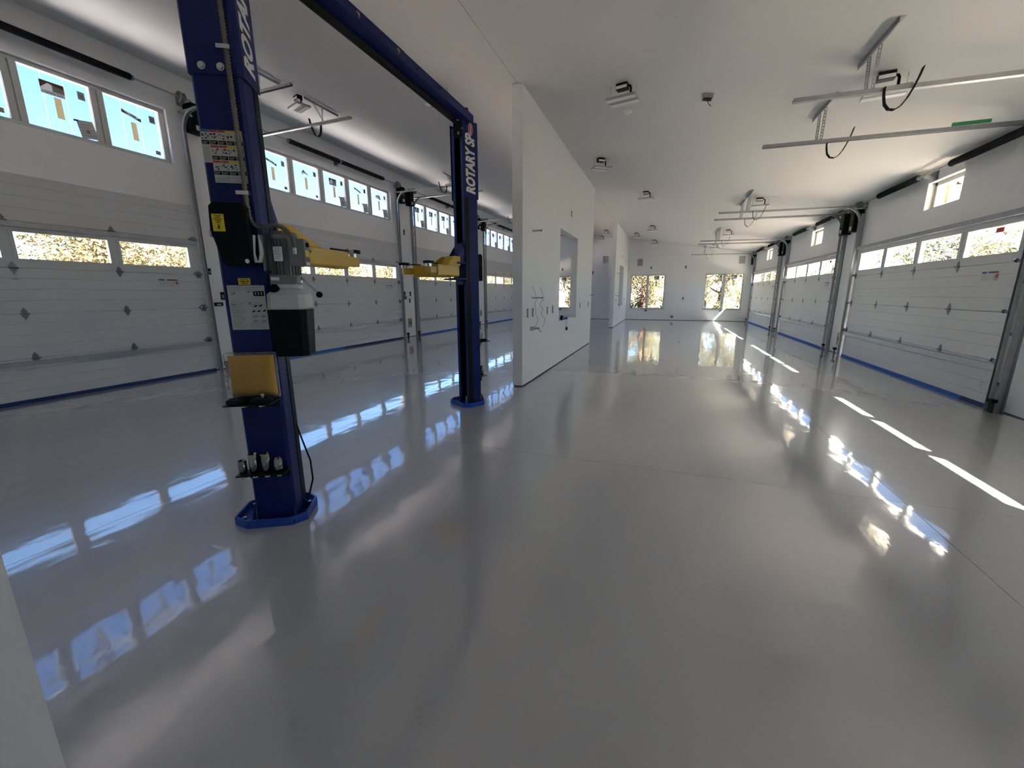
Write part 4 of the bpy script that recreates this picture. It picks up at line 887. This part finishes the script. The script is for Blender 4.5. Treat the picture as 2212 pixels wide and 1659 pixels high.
for i, (x, y, a, lb) in enumerate(LG):
    o = lp if i == 0 else copy_tree(lp); o.location = (x, y, zc(x)); o.rotation_euler = (0, R(8.25) * 0, R(a)); tag(o, lb, 'ceiling light', 'hanging panel lights')
b = MB(); b.lathe([(.001, -.055), (.03, -.053), (.045, -.04), (.05, -.022), (.068, -.018), (.07, .012), (.001, .012)], (0, 0, 0), LENS, n=24)
sd_ = empty('smoke_detector', (-.72, 7.02, zc(-.72))); sd_.rotation_euler = (0, R(8.25), 0); b.build('body', sd_); MB().cyl((0.03, 0, -.05), (.03, 0, -.056), .006, GREYTX, n=8).build('indicator', sd_)
tag(sd_, 'round white smoke detector on the ceiling', 'smoke detector')
cb = empty('ceiling_box', (.33, 6.49, zc(.33))); cb.rotation_euler = (0, R(8.25), R(6)); b = MB(); b.box(-.06, .06, -.06, .06, -.05, -.001, GREYTX); b.box(-.05, .05, -.05, .05, -.0515, -.05, BLACK); b.build('box', cb, bevel=.003)
b = MB(); b.tube([(.0, .02, -.05), (.03, .04, -.08), (.07, .05, -.11)], .004, BLACK, n=6); b.build('loose_wire', cb); tag(cb, 'open black junction box with a loose wire on the ceiling', 'junction box')

# ------------------------------------------------------------------ small fittings on the walls
def outlet(name, loc, rz, w, h, label, cat, group, mt=BLACK, rimmed=False):
    root = empty(name, loc, rz); b = MB(); b.box(-w / 2, w / 2, -.004, .0, -h / 2, h / 2, mt); b.build('box', root, bevel=.002)
    b = MB(); b.box(-w / 2 + .01, w / 2 - .01, -.0065, -.004, -h / 2 + .015, h / 2 - .015, GREYTX if mt is BLACK else BLACK); b.build('insert', root); return tag(root, label, cat, group)
RZX = R(90)     # faces +x (on the hall side of the partition)
G1 = 'open outlet boxes on the partition'
for y, lb in ((6.39, 'open black outlet box nearest the near end of the partition'), (6.67, 'open black outlet box between the hanging wires on the partition'), (7.59, 'open outlet box to the left of the partition opening, farther from it'), (7.99, 'open outlet box just left of the partition opening'), (10.78, 'open outlet box just right of the partition opening'), (12.01, 'open outlet box at the far end of the near partition')):
    outlet('outlet_box', (PX1, y, 1.16), RZX, .075, .135, lb, 'outlet box', G1)
outlet('outlet_box', (PX1, 9.49, 3.17), RZX, .075, .13, 'open outlet box high above the partition opening', 'outlet box', G1)
outlet('outlet_box', (PX1, 21.1, 3.17), RZX, .08, .13, 'open outlet box high on the far partition', 'outlet box', G1)
for y, lb in ((18.9, 'nearest open outlet box on the far partition'), (19.3, 'second open outlet box on the far partition'), (22.9, 'open outlet box right of the far partition opening')): outlet('outlet_box', (PX1, y, 1.16), RZX, .08, .13, lb, 'outlet box', G1)
GF = 'black outlet boxes on the far wall'
for x, z, w, h, lb in ((-.84, 2.80, .08, .13, 'small black box high on the far wall over the left window'), (.89, 2.79, .08, .13, 'small black box high on the far wall between the windows'), (.88, 1.17, .08, .13, 'small black box at hand height between the far windows'), (-.99, .51, .13, .08, 'small black box under the left far window'), (.39, .19, .13, .12, 'square black box low on the far wall'), (2.75, .52, .12, .07, 'small black box under the right far window'), (-5.75, 2.81, .08, .13, 'small black box above the far left bay window'), (-5.84, .53, .13, .08, 'small black box below the far left bay window'), (-4.0, 2.6, .10, .16, 'small black box on the far wall of the left bay')):
    outlet('outlet_box', (x, YF, z), 0, w, h, lb, 'outlet box', GF)
for x, lb in ((-1.44, 'grey speaker panel high on the far wall above the left window'), (3.5, 'grey speaker panel high on the far wall near the right corner'), (-3.30, 'grey speaker panel on the far wall of the left bay')):
    z = 3.085 if x > -3 else 3.3; root = empty('wall_speaker', (x, YF, z)); b = MB(); b.box(-.14, .14, -.012, .0, -.185, .185, GREYV); b.build('grille', root, bevel=.004); b = MB(); b.box(-.15, .15, -.006, .0, -.195, .195, WALL); b.build('rim', root); tag(root, lb, 'speaker', 'flush grey speakers on the far wall')
# stubs of pipe and the looped wires on the partition
def pipe_stub(y, z, label, L=.16):
    root = empty('pipe_stub', (PX1, y, z)); b = MB(); b.cyl((0, 0, 0), (L, 0, 0), .011, GREYV, n=10); b.cyl((L - .02, 0, 0), (L, 0, 0), .016, GREYV, n=10); b.build('pipe', root)
    MB().cyl((0, 0, 0), (.006, 0, 0), .024, WALL, n=14).build('collar', root); return tag(root, label, 'pipe', 'pipe stubs on the partitions')
pipe_stub(6.62, 2.44, 'grey pipe stub high on the near end of the partition'); pipe_stub(6.62, 1.40, 'grey pipe stub with wires hung over it on the partition', .19); pipe_stub(12.25, 1.42, 'thin grey pipe stub at the far edge of the near partition', .13); pipe_stub(19.0, 2.30, 'grey pipe stub high on the far partition', .14); pipe_stub(18.8, 1.35, 'grey pipe stub low on the far partition', .14)
for k, (dx, wob, lb) in enumerate(((.05, .0, 'thin grey wire hanging over the pipe stub, nearer the wall'), (.17, .03, 'thin grey wire hanging over the pipe stub, nearer its tip'))):
    pts = [(dx - .07, .0, 1.58 - .02 * k), (dx - .04, .0, 1.545), (dx - .01, 0, 1.46), (dx, 0, 1.414), (dx + .012, 0, 1.38), (dx - .02 - wob, .0, 1.30), (dx + .0, 0, 1.22), (dx - wob, 0, 1.14), (dx + .035, 0, 1.06), (dx + .02, 0, .98), (dx - .0, 0, .93)]
    b = MB(); b.tube(crom([Vector(p) for p in pts], .02), .0035, BRONZ, n=6); o = b.build('hanging_wire', loc=(PX1 + .02, 6.62, 0)); tag(o, lb, 'wire', 'hanging wires')
root = empty('valve_stub', (PX1, 6.6, .90)); b = MB(); b.box(0, .05, -.07, .07, -.03, .03, GREYV); b.cyl((.05, 0, 0), (.14, 0, .01), .013, GREYV, n=10); b.build('body', root); b = MB(); b.tube([(.1, -.02, .0), (.15, .0, -.03), (.16, .03, -.05), (.12, .05, -.06)], .006, STEEL, n=6); b.build('tail', root); tag(root, 'grey valve stub with a bent tail under the hanging wires', 'valve')
# things in the partition opening
root = empty('tape_measure', (-2.12, 9.02, .89)); b = MB(); b.prism([(-.05, 0), (.05, 0), (.05, .07), (.03, .1), (-.03, .1), (-.05, .07)], 'x', -.03, .03, BLACK); b.build('case', root, bevel=.008); b = MB(); b.box(.028, .0305, -.02, .02, .02, .06, YELP); b.build('sticker', root); tag(root, 'black tape measure on the sill of the near partition opening', 'tape measure')
root = empty('tape_roll', (-2.12, 9.35, .89)); b = MB(); b.lathe([(.04, 0), (.058, 0), (.058, .045), (.04, .045), (.04, 0)], (0, 0, 0), TAPE, n=22); b.build('roll', root); b = MB(); b.lathe([(.037, .001), (.04, .001), (.04, .044), (.037, .044), (.037, .001)], (0, 0, 0), TAN, n=22); b.build('core', root); tag(root, 'blue roll of masking tape on the partition sill', 'tape roll')
root = empty('putty_knife', (-2.13, 8.72, .89)); b = MB(); b.box(-.02, .02, -.12, -.0, .002, .022, BLACK); b.build('handle', root, bevel=.006); b = MB(); b.prism([(-.018, 0), (.018, 0), (.04, .11), (-.04, .11)], 'z', .010, .013, STEEL); b.build('blade', root); tag(root, 'putty knife lying on the near end of the partition sill', 'putty knife')
root = empty('hanging_brush', (PX1 + .012, 9.2, .87)); b = MB(); b.box(-.01, .012, -.018, .018, -.14, .01, WHITE); b.build('handle', root, bevel=.004); b = MB(); b.lathe([(.001, -.22), (.02, -.215), (.03, -.19), (.03, -.16), (.018, -.14), (.001, -.138)], (0, 0, 0), BLACK, n=16); b.build('head', root); tag(root, 'white-handled brush with a black head hanging below the partition opening', 'brush')
root = empty('sill_tool', (-2.12, 20.7, .87)); b = MB(); b.prism([(-.15, 0), (.15, 0), (.05, .1), (-.1, .08)], 'x', -.03, .03, GREYTX); b.build('body', root); b = MB(); b.prism([(-.03, -.12), (.05, -.12), (.02, .0), (-.02, .0)], 'x', .066, .075, TAN); b.build('flap', root); tag(root, 'dark tool left on the sill of the far partition opening', 'tool')
# ceiling-rail green label
o = MB().box(3.0, 3.34, 6.775, 6.800, 3.362, 3.395, GREEN).build('rail_label'); tag(o, 'green paper label stuck on the nearest full rail on the right', 'label')
# switches and outlets on the piers
def wall_item(side, y, z, w, h, mt, label, cat, name='wall_switch', d=.02):
    x = XL if side == 'L' else XR; root = empty(name, (x, y, z), R(90) if side == 'L' else R(-90)); b = MB(); b.box(-w / 2, w / 2, -d, .0, -h / 2, h / 2, mt); b.build('plate', root, bevel=.004)
    b = MB()
    if mt is TAN: b.cyl((0, -d, 0), (0, -d - .004, 0), w * .28, BROWN, n=16)
    else: b.box(-w * .25, w * .25, -d - .004, -d, -h * .3, h * .15, GREYV if mt is BLACK else BLACK)
    b.build('face', root); tag(root, label, cat, 'switches and outlets on the door piers')
wall_item('L', 5.90, 1.44, .07, .15, BLACK, 'black opener switch on the left pier beside the near lift column', 'switch'); wall_item('L', 5.80, 1.28, .17, .07, BLACK, 'flat black keypad on the left pier beside the near lift column', 'keypad', 'keypad')
wall_item('L', 5.72, 1.90, .05, .11, BLACK, 'small black box high on the left pier beside the near lift column', 'switch')
wall_item('L', 12.14, 1.47, .07, .13, BLACK, 'upper left black switch on the pier behind the far lift column', 'switch'); wall_item('L', 12.16, 1.33, .13, .10, BLACK, 'wide black keypad under the upper switch on the second left pier', 'keypad', 'keypad'); wall_item('L', 12.47, 1.46, .07, .14, BLACK, 'upper right black switch on the second left pier', 'switch'); wall_item('L', 12.42, 1.23, .06, .13, BLACK, 'lowest black switch on the second left pier', 'switch'); wall_item('L', 12.36, .48, .22, .30, TAN, 'tan cardboard outlet cover low on the second left pier', 'outlet', 'outlet_cover'); wall_item('L', 12.3, 3.45, .06, .16, BLACK, 'black box high on the second left pier between the rails', 'switch')
wall_item('L', 18.35, .55, .20, .30, TAN, 'tan cardboard outlet cover low on the third left pier', 'outlet', 'outlet_cover')
wall_item('R', 12.05, 1.38, .07, .24, BLACK, 'tall black switch on the right pier beside the largest door', 'switch'); wall_item('R', 12.07, 1.14, .05, .13, BLACK, 'small lower black switch on the right pier', 'switch'); wall_item('R', 12.2, .36, .16, .30, TAN, 'tan cardboard outlet cover low on the right pier', 'outlet', 'outlet_cover')
# safety sensors by the door feet
def sensor(side, y, sgn, label):
    x = DXL if side == 'L' else DXR; root = empty('door_sensor', (x + (.10 if side == 'L' else -.10), y, .15)); b = MB(); b.box(-.03, .03, -.05, .05, -.022, .022, BLACK); b.build('housing', root, bevel=.006); b = MB(); b.box(-.004, .004, -.05, .05, -.15, -.02, BLKST); b.build('stand', root); tag(root, label, 'sensor', 'door safety sensors')
for side, k, y, which in (('L', 0, 5.53 + .17, 'far'), ('L', 1, 11.83 + .17, 'far'), ('L', 2, 12.85 - .17, 'near'), ('L', 2, 17.73 + .17, 'far'), ('L', 3, 18.87 - .17, 'near'), ('R', 1, 6.87 - .17, 'near'), ('R', 1, 11.75 + .17, 'far'), ('R', 2, 12.87 - .17, 'near'), ('R', 2, 17.75 + .17, 'far'), ('R', 3, 18.87 - .17, 'near'), ('R', 3, 23.75 + .17, 'far')):
    sensor(side, y, 1, 'black safety sensor at the %s foot of the %s garage door on the %s wall' % (which, ORD[k], 'left' if side == 'L' else 'right'))
